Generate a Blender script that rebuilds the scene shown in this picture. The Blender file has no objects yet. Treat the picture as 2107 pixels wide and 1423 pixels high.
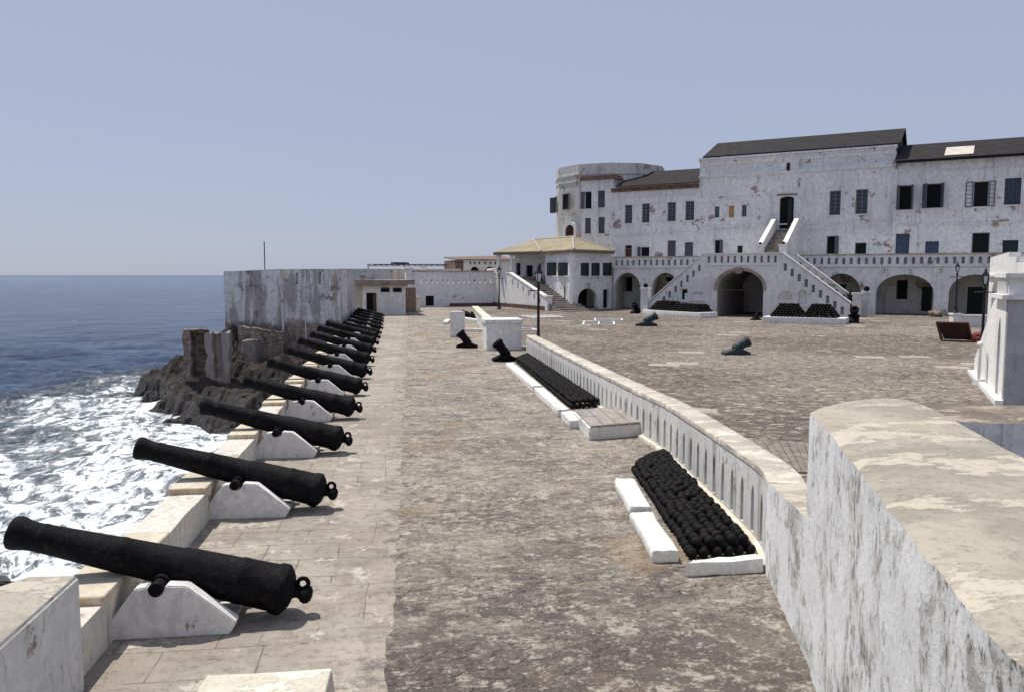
import bpy, bmesh, math, random
from mathutils import Vector, Matrix, noise as mnoise
from mathutils.geometry import tessellate_polygon
random.seed(7)
R = math.radians
C = bpy.context.scene.collection

# ------------------------------------------------------------------ camera
F_PX, W_PX, H_PX = 1640.0, 2107.0, 1423.0
CAM = Vector((0, 0, 3.5))
PITCH = math.atan((711.5 - 566.0) / F_PX)
YAW = math.atan(207.5 / math.hypot(F_PX, 145.5))
_fw = Vector((math.sin(YAW) * math.cos(PITCH), math.cos(YAW) * math.cos(PITCH), -math.sin(PITCH)))
_rt = Vector((math.cos(YAW), -math.sin(YAW), 0))
_up = _rt.cross(_fw)
cam_d = bpy.data.cameras.new('camera')
cam = bpy.data.objects.new('camera', cam_d); C.objects.link(cam)
cam_d.sensor_width = 36; cam_d.lens = 36 * F_PX / W_PX
cam_d.clip_start = 0.05; cam_d.clip_end = 20000
m = Matrix((_rt, _up, -_fw)).transposed().to_4x4(); m.translation = CAM
cam.matrix_world = m
bpy.context.scene.camera = cam

# measuring the photograph: where a sight line meets the ground or a wall
def ray(px, py):
    return _rt * ((px - 1053.5) / F_PX) - _up * ((py - 711.5) / F_PX) + _fw
def G(px, py, z=0.0):
    d = ray(px, py); t = (z - CAM.z) / d.z
    return CAM + d * t
def D(px, py, dep):                      # a point at a given depth
    return CAM + ray(px, py) * dep

class Frame:                             # a vertical wall plane: s along, d towards the viewer, z up
    def __init__(s, o, u):
        s.o = Vector((o[0], o[1], 0)); s.u = Vector((u[0], u[1], 0)).normalized()
        n = Vector((s.u.y, -s.u.x, 0))
        if n.dot(CAM - s.o) < 0: n = -n
        s.n = n
    def pt(s, a, d, z): return s.o + s.u * a + s.n * d + Vector((0, 0, z))
    def px(s, x, y, d=0.0):
        r = ray(x, y); o = s.o + s.n * d
        t = (o - CAM).dot(s.n) / r.dot(s.n)
        p = CAM + r * t
        return ((p - s.o).dot(s.u), p.z)
    def back(s, d): 
        f = Frame(s.o + s.n * d, s.u); f.n = s.n; return f

# ------------------------------------------------------------------ objects
ROOTLOC = {}
def root_of(o):
    while o.parent: o = o.parent
    return o
def mesh_from(bm, name):
    bmesh.ops.recalc_face_normals(bm, faces=bm.faces[:])
    me = bpy.data.meshes.new(name); bm.to_mesh(me); bm.free(); return me
def obj(name, bm, mat, parent=None, smooth=False, keep=False):
    me = mesh_from(bm, name)
    o = bpy.data.objects.new(name, me); C.objects.link(o)
    if mat: me.materials.append(mat)
    if parent:
        o.parent = parent
        L = root_of(parent).location.copy()
        me.transform(Matrix.Translation(-L))
    elif not keep:
        xs = [v.co for v in me.vertices]
        L = Vector((sum((min(v[i] for v in xs), max(v[i] for v in xs))) / 2 for i in range(2)))
        L = Vector((L[0], L[1], min(v.z for v in xs)))
        me.transform(Matrix.Translation(-L)); o.location = L
    if smooth:
        for p in me.polygons: p.use_smooth = True
        if smooth != True:
            try: me.set_sharp_from_angle(angle=R(smooth))
            except Exception: pass
    return o
def tag(o, label, cat, group=None, kind=None):
    if label: o['label'] = label
    if cat: o['category'] = cat
    if group: o['group'] = group
    if kind: o['kind'] = kind
    return o
def thing(name, label, cat, loc=(0, 0, 0), group=None):
    o = bpy.data.objects.new(name, None); C.objects.link(o); o.location = loc
    o.empty_display_size = .2
    return tag(o, label, cat, group)
def struct(name, bm, mat, smooth=False):
    o = obj(name, bm, mat, None, smooth); o['kind'] = 'structure'; return o
def dup(root, loc, rz=0.0, label=None, group=None, scale=None):
    def cp(o, p):
        c = o.copy(); C.objects.link(c)
        if p: c.parent = p
        for k in list(o.children): cp(k, c)
        return c
    r = cp(root, None); r.location = loc; r.rotation_euler = (0, 0, rz)
    if label: r['label'] = label
    if group: r['group'] = group
    if scale: r.scale = (scale,) * 3
    return r

# ------------------------------------------------------------------ mesh helpers
def B(): return bmesh.new()
def face(bm, pts): return bm.faces.new([bm.verts.new(p) for p in pts])
def hexa(bm, b4, t4):                      # bottom four, top four points
    b = [bm.verts.new(p) for p in b4]; t = [bm.verts.new(p) for p in t4]
    bm.faces.new(b[::-1]); bm.faces.new(t)
    for i in range(4):
        j = (i + 1) % 4; bm.faces.new((b[i], b[j], t[j], t[i]))
def box(bm, x0, x1, y0, y1, z0, z1):
    q = [(x0, y0), (x1, y0), (x1, y1), (x0, y1)]
    hexa(bm, [Vector((x, y, z0)) for x, y in q], [Vector((x, y, z1)) for x, y in q])
def fbox(bm, f, s0, s1, d0, d1, z0, z1):
    q = [(s0, d0), (s1, d0), (s1, d1), (s0, d1)]
    hexa(bm, [f.pt(a, d, z0) for a, d in q], [f.pt(a, d, z1) for a, d in q])
def prism(bm, pts, off):                   # any planar polygon pushed along a vector
    a = [bm.verts.new(p) for p in pts]; b = [bm.verts.new(Vector(p) + off) for p in pts]
    bm.faces.new(a[::-1]); bm.faces.new(b)
    n = len(pts)
    for i in range(n):
        j = (i + 1) % n; bm.faces.new((a[i], a[j], b[j], b[i]))
def fprism(bm, f, poly, d0, d1):
    prism(bm, [f.pt(s, d0, z) for s, z in poly], f.n * (d1 - d0))
def zprism(bm, poly, z0, z1):
    prism(bm, [Vector((x, y, z0)) for x, y in poly], Vector((0, 0, z1 - z0)))
def plate(bm, f, outer, holes, d0=0.0, d1=-0.35, cv=None):
    loops = [outer] + list(holes)
    fn = cv or (lambda s, d, z: f.pt(s, d, z))
    tris = tessellate_polygon([[Vector((s, z, 0)) for s, z in l] for l in loops])
    flat = [p for l in loops for p in l]
    A = [bm.verts.new(fn(s, d0, z)) for s, z in flat]
    Bk = [bm.verts.new(fn(s, d1, z)) for s, z in flat]
    for t in tris:
        try:
            bm.faces.new([A[i] for i in t]); bm.faces.new([Bk[i] for i in t][::-1])
        except ValueError: pass
    k = 0
    for l in loops:
        n = len(l)
        for i in range(n):
            j = (i + 1) % n
            try: bm.faces.new((A[k + i], A[k + j], Bk[k + j], Bk[k + i]))
            except ValueError: pass
        k += n
def rect(s0, s1, z0, z1): return [(s0, z0), (s1, z0), (s1, z1), (s0, z1)]
def arch(s0, s1, z0, zs, zt, n=12):
    c = (s0 + s1) / 2; a = (s1 - s0) / 2
    pts = [(s0, z0), (s1, z0)]
    for i in range(n + 1):
        t = math.pi * i / n
        pts.append((c + a * math.cos(t), zs + (zt - zs) * math.sin(t)))
    return pts
def pointed(s0, s1, z0, zs, zt):
    c = (s0 + s1) / 2
    return [(s0, z0), (s1, z0), (s1, zs), (c + (s1 - c) * .6, zs + (zt - zs) * .62), (c, zt), (c - (s1 - c) * .6, zs + (zt - zs) * .62), (s0, zs)]
def lathe(bm, prof, n=24, M=Matrix(), cap=True):   # prof: (axial, radius) along local x
    rings = []
    for a, r in prof:
        rings.append([bm.verts.new(M @ Vector((a, r * math.cos(2 * math.pi * i / n), r * math.sin(2 * math.pi * i / n)))) for i in range(n)])
    for p, q in zip(rings, rings[1:]):
        for i in range(n):
            j = (i + 1) % n; bm.faces.new((p[i], p[j], q[j], q[i]))
    if cap:
        bm.faces.new(rings[0][::-1]); bm.faces.new(rings[-1])
def vlathe(bm, prof, c, n=16, phi=0.0):    # prof: (z, radius) about a vertical axis
    M = Matrix.Translation(c) @ Matrix.Rotation(R(-90), 4, 'Y') @ Matrix.Rotation(phi, 4, 'X')
    lathe(bm, prof, n, M)
def tube(bm, a, b, r, n=8, r2=None):
    a = Vector(a); b = Vector(b); d = b - a
    q = d.to_track_quat('X', 'Z').to_matrix().to_4x4(); q.translation = a
    lathe(bm, [(0, r), (d.length, r if r2 is None else r2)], n, q)
def torus(bm, M, R0, r, n=20, k=8):
    rings = []
    for i in range(n):
        t = 2 * math.pi * i / n
        rings.append([bm.verts.new(M @ Vector(((R0 + r * math.cos(2 * math.pi * j / k)) * math.cos(t), r * math.sin(2 * math.pi * j / k), (R0 + r * math.cos(2 * math.pi * j / k)) * math.sin(t)))) for j in range(k)])
    for i in range(n):
        p, q = rings[i], rings[(i + 1) % n]
        for j in range(k):
            l = (j + 1) % k; bm.faces.new((p[j], p[l], q[l], q[j]))
def ball(bm, c, r, sub=1):
    bmesh.ops.create_icosphere(bm, subdivisions=sub, radius=r, matrix=Matrix.Translation(c))
def bevel(bm, w, seg=2):
    bmesh.ops.bevel(bm, geom=bm.edges[:], offset=w, segments=seg, affect='EDGES', profile=.6, clamp_overlap=True)
def roughen(bm, cuts, amp, sc, seed=0.0, lock=None):
    if cuts: bmesh.ops.subdivide_edges(bm, edges=bm.edges[:], cuts=cuts, use_grid_fill=True)
    for v in bm.verts:
        if lock and lock(v.co): continue
        p = v.co * sc + Vector((seed, seed * 1.7, 0))
        v.co += mnoise.noise_vector(p) * amp + mnoise.noise_vector(p * 3.1) * amp * .4
def fbm(p, o=4):
    return mnoise.fractal(p, 1.0, 2.0, o)

# ------------------------------------------------------------------ materials
class MT:
    def __init__(s, name):
        s.m = bpy.data.materials.new(name); s.m.use_nodes = True
        s.nt = s.m.node_tree; s.N = s.nt.nodes; s.L = s.nt.links
        s.p = s.N['Principled BSDF']
        s.pos = s.N.new('ShaderNodeNewGeometry').outputs['Position']
    def val(s, sock, v):
        if hasattr(v, 'is_output'): s.L.new(v, sock)
        elif isinstance(v, (tuple, list)): sock.default_value = (*v, 1) if len(v) == 3 and sock.type == 'RGBA' else v
        else: sock.default_value = v
    def map(s, sc, vec=None, rot=(0, 0, 0), loc=(0, 0, 0)):
        n = s.N.new('ShaderNodeMapping'); s.L.new(vec or s.pos, n.inputs[0])
        n.inputs['Scale'].default_value = sc; n.inputs['Rotation'].default_value = rot; n.inputs['Location'].default_value = loc
        return n.outputs[0]
    def noise(s, sc, det=5, ro=.6, vec=None, dist=0.0, col=False):
        n = s.N.new('ShaderNodeTexNoise'); s.L.new(vec or s.pos, n.inputs['Vector'])
        n.inputs['Scale'].default_value = sc; n.inputs['Detail'].default_value = det
        n.inputs['Roughness'].default_value = ro; n.inputs['Distortion'].default_value = dist
        return n.outputs[1 if col else 0]
    def vor(s, sc, vec=None, feat='F1', out=0, rnd=1.0):
        n = s.N.new('ShaderNodeTexVoronoi'); n.feature = feat; s.L.new(vec or s.pos, n.inputs['Vector'])
        n.inputs['Scale'].default_value = sc; n.inputs['Randomness'].default_value = rnd
        return n.outputs[out]
    def brick(s, w, h, mortar, c1, c2, cm, vec=None, off=.5, sm=.1):
        n = s.N.new('ShaderNodeTexBrick'); s.L.new(vec or s.pos, n.inputs['Vector'])
        n.inputs['Scale'].default_value = 1; n.inputs['Brick Width'].default_value = w; n.inputs['Row Height'].default_value = h
        n.inputs['Mortar Size'].default_value = mortar; n.inputs['Mortar Smooth'].default_value = sm
        n.offset = off
        s.val(n.inputs['Color1'], c1); s.val(n.inputs['Color2'], c2); s.val(n.inputs['Mortar'], cm)
        return n.outputs[0], n.outputs[1]
    def th(s, f, a, b, lo=0.0, hi=1.0):
        n = s.N.new('ShaderNodeMapRange'); n.interpolation_type = 'SMOOTHSTEP'
        s.L.new(f, n.inputs[0]); n.inputs[1].default_value = a; n.inputs[2].default_value = b
        n.inputs[3].default_value = lo; n.inputs[4].default_value = hi
        return n.outputs[0]
    def lin(s, f, a, b, lo=0.0, hi=1.0):
        n = s.N.new('ShaderNodeMapRange'); s.L.new(f, n.inputs[0]); n.inputs[1].default_value = a; n.inputs[2].default_value = b
        n.inputs[3].default_value = lo; n.inputs[4].default_value = hi
        return n.outputs[0]
    def mix(s, f, a, b, mode='MIX'):
        n = s.N.new('ShaderNodeMix'); n.data_type = 'RGBA'; n.blend_type = mode
        s.val(n.inputs[0], f); s.val(n.inputs[6], a); s.val(n.inputs[7], b)
        return n.outputs[2]
    def math(s, op, a, b=0.0):
        n = s.N.new('ShaderNodeMath'); n.operation = op; s.val(n.inputs[0], a); s.val(n.inputs[1], b)
        return n.outputs[0]
    def add(s, a, b): return s.math('ADD', a, b)
    def mul(s, a, b): return s.math('MULTIPLY', a, b)
    def sep(s, vec=None):
        n = s.N.new('ShaderNodeSeparateXYZ'); s.L.new(vec or s.pos, n.inputs[0]); return n.outputs
    def vadd(s, a, b, op='ADD'):
        n = s.N.new('ShaderNodeVectorMath'); n.operation = op; s.val(n.inputs[0], a); s.val(n.inputs[1], b); return n.outputs[0]
    def out(s, col, rough=.85, h=None, dist=.01, strength=1.0, spec=.3, metal=0.0):
        s.val(s.p.inputs['Base Color'], col); s.val(s.p.inputs['Roughness'], rough)
        s.val(s.p.inputs['Specular IOR Level'], spec); s.val(s.p.inputs['Metallic'], metal)
        if h is not None:
            b = s.N.new('ShaderNodeBump'); b.inputs['Distance'].default_value = dist; b.inputs['Strength'].default_value = strength
            s.L.new(h, b.inputs['Height']); s.L.new(b.outputs[0], s.p.inputs['Normal'])
        return s.m

def whitewash(name, base=(.76, .745, .71), grime=.45, peel=.3, mold=.3, fine=7.0, scale=1.0, gcol=(.30, .285, .26), pcol=(.25, .19, .165), sg=0.0, zs=1.0):
    t = MT(name)
    big = t.noise(.4 * scale, 5, .6)
    st = t.noise(1.0, 7, .70, t.map((1.9 * scale, 1.9 * scale, .20 * scale * zs)))
    fi = t.noise(fine, 7, .72)
    c = t.mix(t.th(fi, .36, .64), tuple(x * .80 for x in base), tuple(min(1, x * 1.05) for x in base))
    c = t.mix(t.th(big, .40, .62), c, t.mix(.5, c, tuple(x * k for x, k in zip(base, (.80, .81, .83)))))
    g = t.th(t.add(t.mul(st, .72), t.mul(big, .28)), .525 - sg, .64 - sg, 0, grime)
    c = t.mix(g, c, gcol)
    g2 = t.th(t.noise(1.0, 8, .75, t.map((5.5 * scale, 5.5 * scale, .55 * scale * zs), loc=(2, 8, 1))), .56 - sg, .66 - sg, 0, grime * .9)
    c = t.mix(g2, c, tuple(x * .6 for x in gcol))
    pn = t.noise(.50 * scale, 9, .66, t.map((1, 1, 1.2), loc=(3.1, 7.7, 1.2)))
    pf = t.th(t.add(pn, t.mul(t.add(fi, -.5), .10)), .655 - .16 * peel, .675 - .16 * peel)
    pc = t.mix(t.th(fi, .38, .62), tuple(x * .5 for x in pcol), tuple(x * 1.7 for x in pcol))
    c = t.mix(t.mul(pf, .85 if peel > 0 else 0.0), c, pc)
    mn = t.noise(1.3 * scale, 10, .80, t.map((1.2, 1.2, .6), loc=(9.3, 1.7, 4.2)))
    mf = t.th(mn, .665 - .16 * mold, .72 - .16 * mold, 0, .8 if mold > 0 else 0)
    c = t.mix(mf, c, (.095, .088, .084))
    h = t.add(t.mul(fi, .5), t.mul(pf, -.8))
    return t.out(c, .9, h, .012, .7, .15)

def flat(name, col, rough=.8, var=.25, sc=6.0, dist=.004, spec=.3, metal=0.0):
    t = MT(name)
    n = t.noise(sc, 6, .65)
    c = t.mix(t.th(n, .3, .7), tuple(x * (1 - var) for x in col), tuple(min(1, x * (1 + var)) for x in col))
    return t.out(c, rough, n, dist, .8, spec, metal)

MAT = {}
MAT['facade'] = whitewash('old_whitewash', (.79, .785, .775), grime=.42, peel=.30, mold=.46, fine=3.0)
MAT['white'] = whitewash('fresh_whitewash', (.80, .785, .75), grime=.25, peel=0, mold=.05, fine=5.0)
MAT['gate'] = whitewash('gate_whitewash', (.80, .785, .76), grime=.25, peel=.05, mold=.10, fine=3.0)
MAT['shadewall'] = whitewash('shaded_stained_wall', (.44, .44, .45), grime=.4, peel=.1, mold=.5, fine=4.0)  # darkened copy for the shaded guard house front, stains included
MAT['mossface'] = whitewash('mossy_wall_face', (.70, .70, .70), grime=.6, peel=0, mold=.8, fine=8.0, scale=1.6)
MAT['sooty_shade'] = whitewash('sooty_shade_whitewash', (.60, .585, .55), grime=.75, peel=.45, mold=.4, fine=3.0)  # soot on tower and back wall; also shade painted into the arcade inside
MAT['parapet'] = whitewash('parapet_whitewash', (.80, .79, .76), grime=.72, peel=0, mold=.72, fine=18.0, scale=2.6, gcol=(.33, .32, .285), sg=.05)
t = MT('mouldy_parapet')
fi = t.noise(22, 8, .78); mid = t.noise(3.0, 8, .72, t.map((1.5, 1.5, .8)))
s1 = t.noise(1.0, 9, .80, t.map((6, 6, 3.6))); s2 = t.noise(1.0, 8, .78, t.map((26, 26, 12), loc=(3, 7, 1))); bl = t.noise(1.5, 8, .70, t.map((1, 1, .75), loc=(6, 1, 2)))
dense = t.th(t.add(t.mul(bl, .6), t.mul(s1, .4)), .47, .60)
c = t.mix(t.th(fi, .36, .64), (.68, .68, .675), (.83, .83, .82))
c = t.mix(t.mul(dense, .6), c, (.44, .435, .40))
c = t.mix(t.th(t.add(s1, t.mul(dense, .06)), .56, .62, 0, .7), c, (.33, .325, .29))
c = t.mix(t.th(t.add(s2, t.mul(dense, .09)), .60, .65, 0, .9), c, (.12, .115, .105))
c = t.mix(t.th(t.noise(55, 5, .75), .60, .68, 0, .55), c, (.26, .255, .225))
MAT['parapet'] = t.out(c, .92, t.add(fi, t.mul(mid, .8)), .016, .9, .12)
MAT['kerb'] = whitewash('limewashed_kerb', (.80, .78, .73), grime=.35, peel=.12, mold=.30, fine=16.0, scale=3.5, zs=5)
MAT['lowwall'] = whitewash('low_wall_whitewash', (.70, .685, .65), grime=.75, peel=.05, mold=.35, fine=12.0, scale=2.0, gcol=(.32, .30, .275), sg=.02)
MAT['rampart'] = whitewash('rampart_plaster', (.66, .62, .55), grime=.6, peel=.45, mold=.2, fine=9.0, scale=2.0, gcol=(.30, .265, .22), pcol=(.36, .30, .22))
MAT['mount'] = whitewash('mount_whitewash', (.76, .745, .71), grime=.42, peel=.05, mold=.42, fine=12.0, scale=2.0, zs=4.0)
MAT['merlon'] = whitewash('merlon_whitewash', (.64, .64, .63), grime=.6, peel=.05, mold=.5, fine=12.0, scale=1.8, zs=3.5)
MAT['tower_white'] = whitewash('lit_whitewash', (.84, .83, .79), grime=.3, peel=0, mold=.12, fine=6.0)  # sunlit copy of the whitewash, brighter in the colour itself

def tops(name, base, dark, sc=1.0):
    t = MT(name)
    a = t.noise(.8 * sc, 8, .68, t.map((1, 1.25, 1))); b = t.noise(17 * sc, 8, .78); v = t.noise(1.5 * sc, 9, .70, t.map((.8, 1.6, 1), loc=(3, 2, 0)))
    f = t.noise(46 * sc, 5, .75)
    c = t.mix(t.th(a, .40, .60), dark, base)
    c = t.mix(t.th(v, .52, .56, 0, .8), c, tuple(min(1, x * 1.30) for x in base))
    c = t.mix(t.th(b, .36, .50, .5, 0), c, tuple(x * .55 for x in dark))
    c = t.mix(t.th(f, .58, .66, 0, .45), c, tuple(x * .5 for x in dark))
    c = t.mix(t.th(t.noise(4.5 * sc, 10, .82), .60, .66, 0, .55), c, (.12, .105, .088))
    c = t.mix(t.th(t.noise(7 * sc, 8, .8, t.map((1, 1, 1), loc=(5, 5, 5))), .61, .66, 0, .7), c, tuple(min(1, x * 1.45) for x in base))
    return t.out(c, .92, t.add(t.add(b, f), t.mul(t.th(v, .52, .56), .7)), .006, .9, .12)
MAT['coping'] = tops('weathered_coping', (.44, .40, .325), (.315, .285, .235))
MAT['paleplaster'] = tops('pale_plaster', (.66, .61, .50), (.58, .53, .43), 1.6)

# sills on the rampart: lime with rust staining near the broken near edge
t = MT('stained_sill')
a = t.noise(3.0, 7, .7); b = t.noise(16, 6, .7)
c = t.mix(t.th(a, .35, .65), (.50, .44, .34), (.64, .58, .46)); c = t.mix(t.th(b, .3, .5, .5, 0), c, (.36, .30, .22))
c = t.mix(t.th(t.noise(2.2, 8, .75, t.map((.8, 3, 1))), .56, .68, 0, .8), c, (.52, .27, .07))
gn = t.N.new('ShaderNodeNewGeometry').outputs['Normal']
fy = t.th(t.mul(t.sep(gn)[1], -1.0), .35, .8)
c = t.mix(t.mul(t.mul(fy, .75), t.th(t.noise(7, 8, .75, t.map((1, 1, .6))), .40, .62)), c, (.42, .235, .09))
MAT['sill'] = t.out(c, .92, b, .012, .8, .12)

# terrace: worn screed over stone
t = MT('terrace_screed')
big = t.noise(.26, 6, .62, t.map((1.2, .8, 1)), .6); med = t.noise(1.1, 9, .70, t.map((.8, 1.4, 1)), .9)
fi = t.noise(9, 9, .78); sp = t.noise(26, 6, .78); x, y, z = t.sep()
c = t.mix(t.th(med, .36, .64), (.185, .160, .138), (.36, .315, .262))
c = t.mix(t.th(big, .40, .60, 0, .6), c, (.42, .37, .305))
# cobbles showing through where the screed has worn off
wv = t.vadd(t.pos, t.vadd(t.noise(2.1, 5, .6, col=True), (.22, .22, 0), 'MULTIPLY')); sv = t.map((1, 1.45, 1), wv)
cell = t.sep(t.vor(6.8, sv, 'F1', 1))[0]; ed = t.vor(6.8, sv, 'F1', 0); gap = t.th(ed, .62, .38)
worn = t.th(t.noise(.62, 7, .70, t.map((1, 1, 1), loc=(11, 4, 0)), .4), .47, .58)
st_ = t.mix(cell, (.19, .165, .142), (.43, .38, .315)); st_ = t.mix(t.th(gap, 0, 1, .6, 0), st_, (.11, .094, .083))
c = t.mix(t.mul(worn, .60), c, st_)
near_dark = t.mul(t.th(t.add(y, t.mul(t.add(med, -.5), 9)), 9.4, 6.8), t.th(t.add(x, t.mul(big, 3)), 5.4, 3.6))  # ground darker towards the near end, edge broken up by noise
c = t.mix(t.mul(near_dark, .78), c, (.105, .088, .082))
c = t.mix(t.th(t.noise(1.7, 10, .78, t.map((1, 1.25, 1), loc=(4, 2, 0)), .4), .535, .59, 0, .85), c, (.53, .475, .395))
c = t.mix(t.th(t.noise(1.2, 10, .80, t.map((1, 1.2, 1), loc=(14, 8, 0)), .4), .535, .60, 0, .8), c, (.120, .100, .088))
c = t.mix(t.th(t.noise(4.6, 10, .82, t.map((1, 1.2, 1), loc=(24, 8, 0)), .3), .525, .585, 0, .75), c, (.125, .106, .094))
c = t.mix(t.th(t.noise(5.2, 10, .82, t.map((1, 1.2, 1), loc=(34, 18, 0)), .3), .54, .59, 0, .75), c, (.58, .53, .45))
c = t.mix(t.th(fi, .39, .50, .7, 0), c, (.105, .09, .08))
c = t.mix(t.th(sp, .56, .63, 0, .65), c, (.60, .56, .485))
c = t.mix(t.th(t.noise(40, 4, .7), .58, .65, 0, .6), c, (.085, .072, .064))
c = t.mix(t.mul(t.th(t.vor(6.5, t.map((1, 1.3, 1))), .10, .18, 1, 0), t.th(t.noise(.5, 3, .5, t.map((1, 1, 1), loc=(40, 3, 0))), .46, .55, 0, .9)), c, (.07, .06, .055))
c = t.mix(t.th(t.noise(.5, 6, .6, t.map((1, 1, 1), loc=(30, 3, 0))), .56, .66, 0, .45), c, (.341, .24, .14))
MAT['terrace'] = t.out(c, .93, t.add(t.add(fi, sp), t.add(med, t.mul(t.mul(worn, gap), 1.2))), .026, 1.0, .12)

# flagstones along the guns
t = MT('flagstones')
wv = t.vadd(t.pos, t.vadd(t.noise(1.3, 4, .5, col=True), (.06, .06, 0), 'MULTIPLY'))
bc, bf = t.brick(.92, .58, .007, (0.340, 0.306, 0.254), (0.441, 0.407, 0.344), (0.129, 0.108, 0.090), wv, sm=.3)
bc2, bf2 = t.brick(1.9, 1.16, .004, (0.340, 0.294, 0.244), (0.441, 0.392, 0.329), (0.129, 0.108, 0.090), t.map((1, 1, 1), wv, loc=(.5, .3, 0)))
fi = t.noise(8, 8, .75); med = t.noise(1.2, 8, .68, None, .5); big = t.noise(.35, 4, .6)
sel = t.th(t.noise(.5, 4, .6, t.map((1, 1, 1), loc=(5, 5, 0))), .47, .50)
c = t.mix(sel, bc, bc2); bj = t.mul(t.mix(sel, bf, bf2), t.th(t.noise(.9, 6, .65, t.map((1, 1, 1), loc=(15, 2, 0))), .42, .55, .12, 1))
c = t.mix(t.th(med, .36, .64, .1, .75), c, (0.354, 0.319, 0.264))
c = t.mix(t.mul(bj, .8), c, (0.120, 0.098, 0.081))
c = t.mix(t.th(big, .44, .58, 0, .6), c, (.25, .212, .178))
c = t.mix(t.th(t.noise(1.5, 9, .74, t.map((1, 1.3, 1), loc=(7, 7, 0)), .3), .50, .60, 0, .65), c, (.235, .20, .17))
c = t.mix(t.th(t.noise(2.0, 9, .74), .575, .61, 0, .75), c, (.55, .50, .42))
c = t.mix(t.th(t.noise(6, 9, .8), .54, .62, 0, .5), c, (.20, .168, .14))
c = t.mix(t.th(fi, .36, .5, .6, 0), c, (.17, .143, .118))
c = t.mix(t.th(t.noise(30, 6, .78), .57, .64, 0, .5), c, (.50, .46, .39))
c = t.mix(t.th(t.noise(3.0, 9, .8, t.map((.5, 1.8, 1), loc=(2, 9, 0))), .585, .63, 0, .85), c, (.075, .062, .055))
px_ = t.sep()[0]
creep = t.th(t.add(px_, t.add(t.mul(t.add(t.noise(1.3, 8, .72, t.map((1, 1, 1), loc=(3, 3, 0))), -.5), 2.6), t.mul(t.add(t.noise(.3, 3, .5), -.5), 1.2))), -.62, -.12)
dirt = t.mix(t.th(t.noise(3.1, 9, .78), .42, .58), (.15, .128, .110), (.36, .318, .265)); dirt = t.mix(t.th(t.noise(26, 6, .78), .56, .63, 0, .6), dirt, (.58, .54, .46))
c = t.mix(t.mul(creep, .9), c, dirt)
bf = bj
MAT['flags'] = t.out(c, .93, t.add(t.mul(bf, -.9), t.add(t.mul(fi, .8), med)), .020, 1.0, .12)

# courtyard stones
t = MT('courtyard_stones')
rv = t.map((1, 1, 1), rot=(0, 0, R(24)))
wv = t.vadd(rv, t.vadd(t.noise(1.1, 4, .6, col=True), (.3, .3, 0), 'MULTIPLY'))
sv = t.map((1.0, 1.75, 1), wv)
cellc = t.sep(t.vor(2.5, sv, 'F1', 1))[0]; gap = t.th(t.vor(2.5, sv, 'DISTANCE_TO_EDGE', 0), .0, .09)
big = t.noise(.10, 5, .6, None, .5); med = t.noise(.55, 8, .70, None, .8); fi = t.noise(6, 9, .78)
c = t.mix(cellc, (.140, .117, .097), (.305, .257, .208))
c = t.mix(t.th(med, .38, .60, .65, 0), c, (.118, .101, .092))
c = t.mix(t.th(big, .44, .60, 0, .45), c, (.42, .365, .30))
c = t.mix(t.th(gap, .0, 1.0, .6, 0), c, (.080, .066, .057))
c = t.mix(t.th(fi, .37, .52, .75, 0), c, (.088, .076, .068))
c = t.mix(t.th(t.noise(1.6, 10, .78, t.map((1, 1.6, 1), loc=(8, 1, 0)), .5), .54, .59, 0, .75), c, (.095, .082, .074))
c = t.mix(t.th(t.noise(2.4, 9, .76, t.map((1, 1.4, 1), loc=(18, 1, 0))), .55, .59, 0, .75), c, (.52, .47, .395))
pb, pf = t.brick(1.25, .8, .03, (0, 0, 0), (1, 1, 1), (0, 0, 0), wv)
c = t.mix(t.mul(t.mul(t.th(pb, .955, .965), t.th(fi, .36, .52, .5, 1)), t.th(t.noise(.16, 3, .5, t.map((1, 1, 1), loc=(3, 3, 0))), .48, .54)), c, (.45, .40, .335))
bf = t.math('SUBTRACT', 1.0, gap)
MAT['court'] = t.out(c, .93, t.add(t.mul(bf, -1.0), t.add(t.mul(fi, .6), med)), .03, 1.0, .12)

t = MT('gun_iron')
a = t.noise(7, 7, .7); b = t.noise(40, 6, .7)
c = t.mix(t.th(a, .42, .7), (.003, .003, .0045), (.009, .008, .009)); c = t.mix(t.th(b, .58, .70, 0, .45), c, (.026, .022, .023))
c = t.mix(t.th(t.noise(12, 8, .75), .54, .64, 0, .7), c, (.030, .021, .020)); c = t.mix(t.th(t.noise(22, 6, .75), .60, .68, 0, .6), c, (.055, .05, .052))
MAT['iron'] = t.out(c, t.lin(b, .3, .7, .6, .9), t.add(a, b), .008, 1.0, .12)
t = MT('green_bronze')
a = t.noise(5, 6, .7); c = t.mix(t.th(a, .4, .65), (.009, .018, .021), (.035, .062, .068))
MAT['bronze'] = t.out(c, .6, a, .004, .8, .4)
t = MT('shot_iron')
a = t.noise(11, 6, .7); b = t.noise(3.0, 3, .5)
c = t.mix(t.th(a, .4, .7), (.004, .0038, .004), (.011, .0095, .0095)); c = t.mix(t.th(b, .55, .66, 0, .6), c, (.02, .012, .010))
MAT['shot'] = t.out(c, .78, a, .004, .8, .18)
MAT['lampiron'] = flat('lamp_iron', (.012, .012, .014), .5, .3, 20)
MAT['passage'] = whitewash('dimmed_passage_plaster', (.42, .38, .38), grime=.4, peel=.2, mold=.2, fine=3.0)  # whitewash darkened to put the tunnel's shade into its colour
MAT['ruinplaster'] = whitewash('ruin_plaster', (.27, .235, .225), grime=.6, peel=.5, mold=.5, fine=6.0, pcol=(.12, .09, .08))
MAT['recess_shade'] = flat('recess_shade_plaster', (.27, .26, .27), .9, .25, 3)  # grey tone standing for the shade inside slots and niches
MAT['dark'] = flat('dark_interior', (.010, .010, .012), .9, .2)  # near-black sheet standing for unlit rooms behind openings
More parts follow.
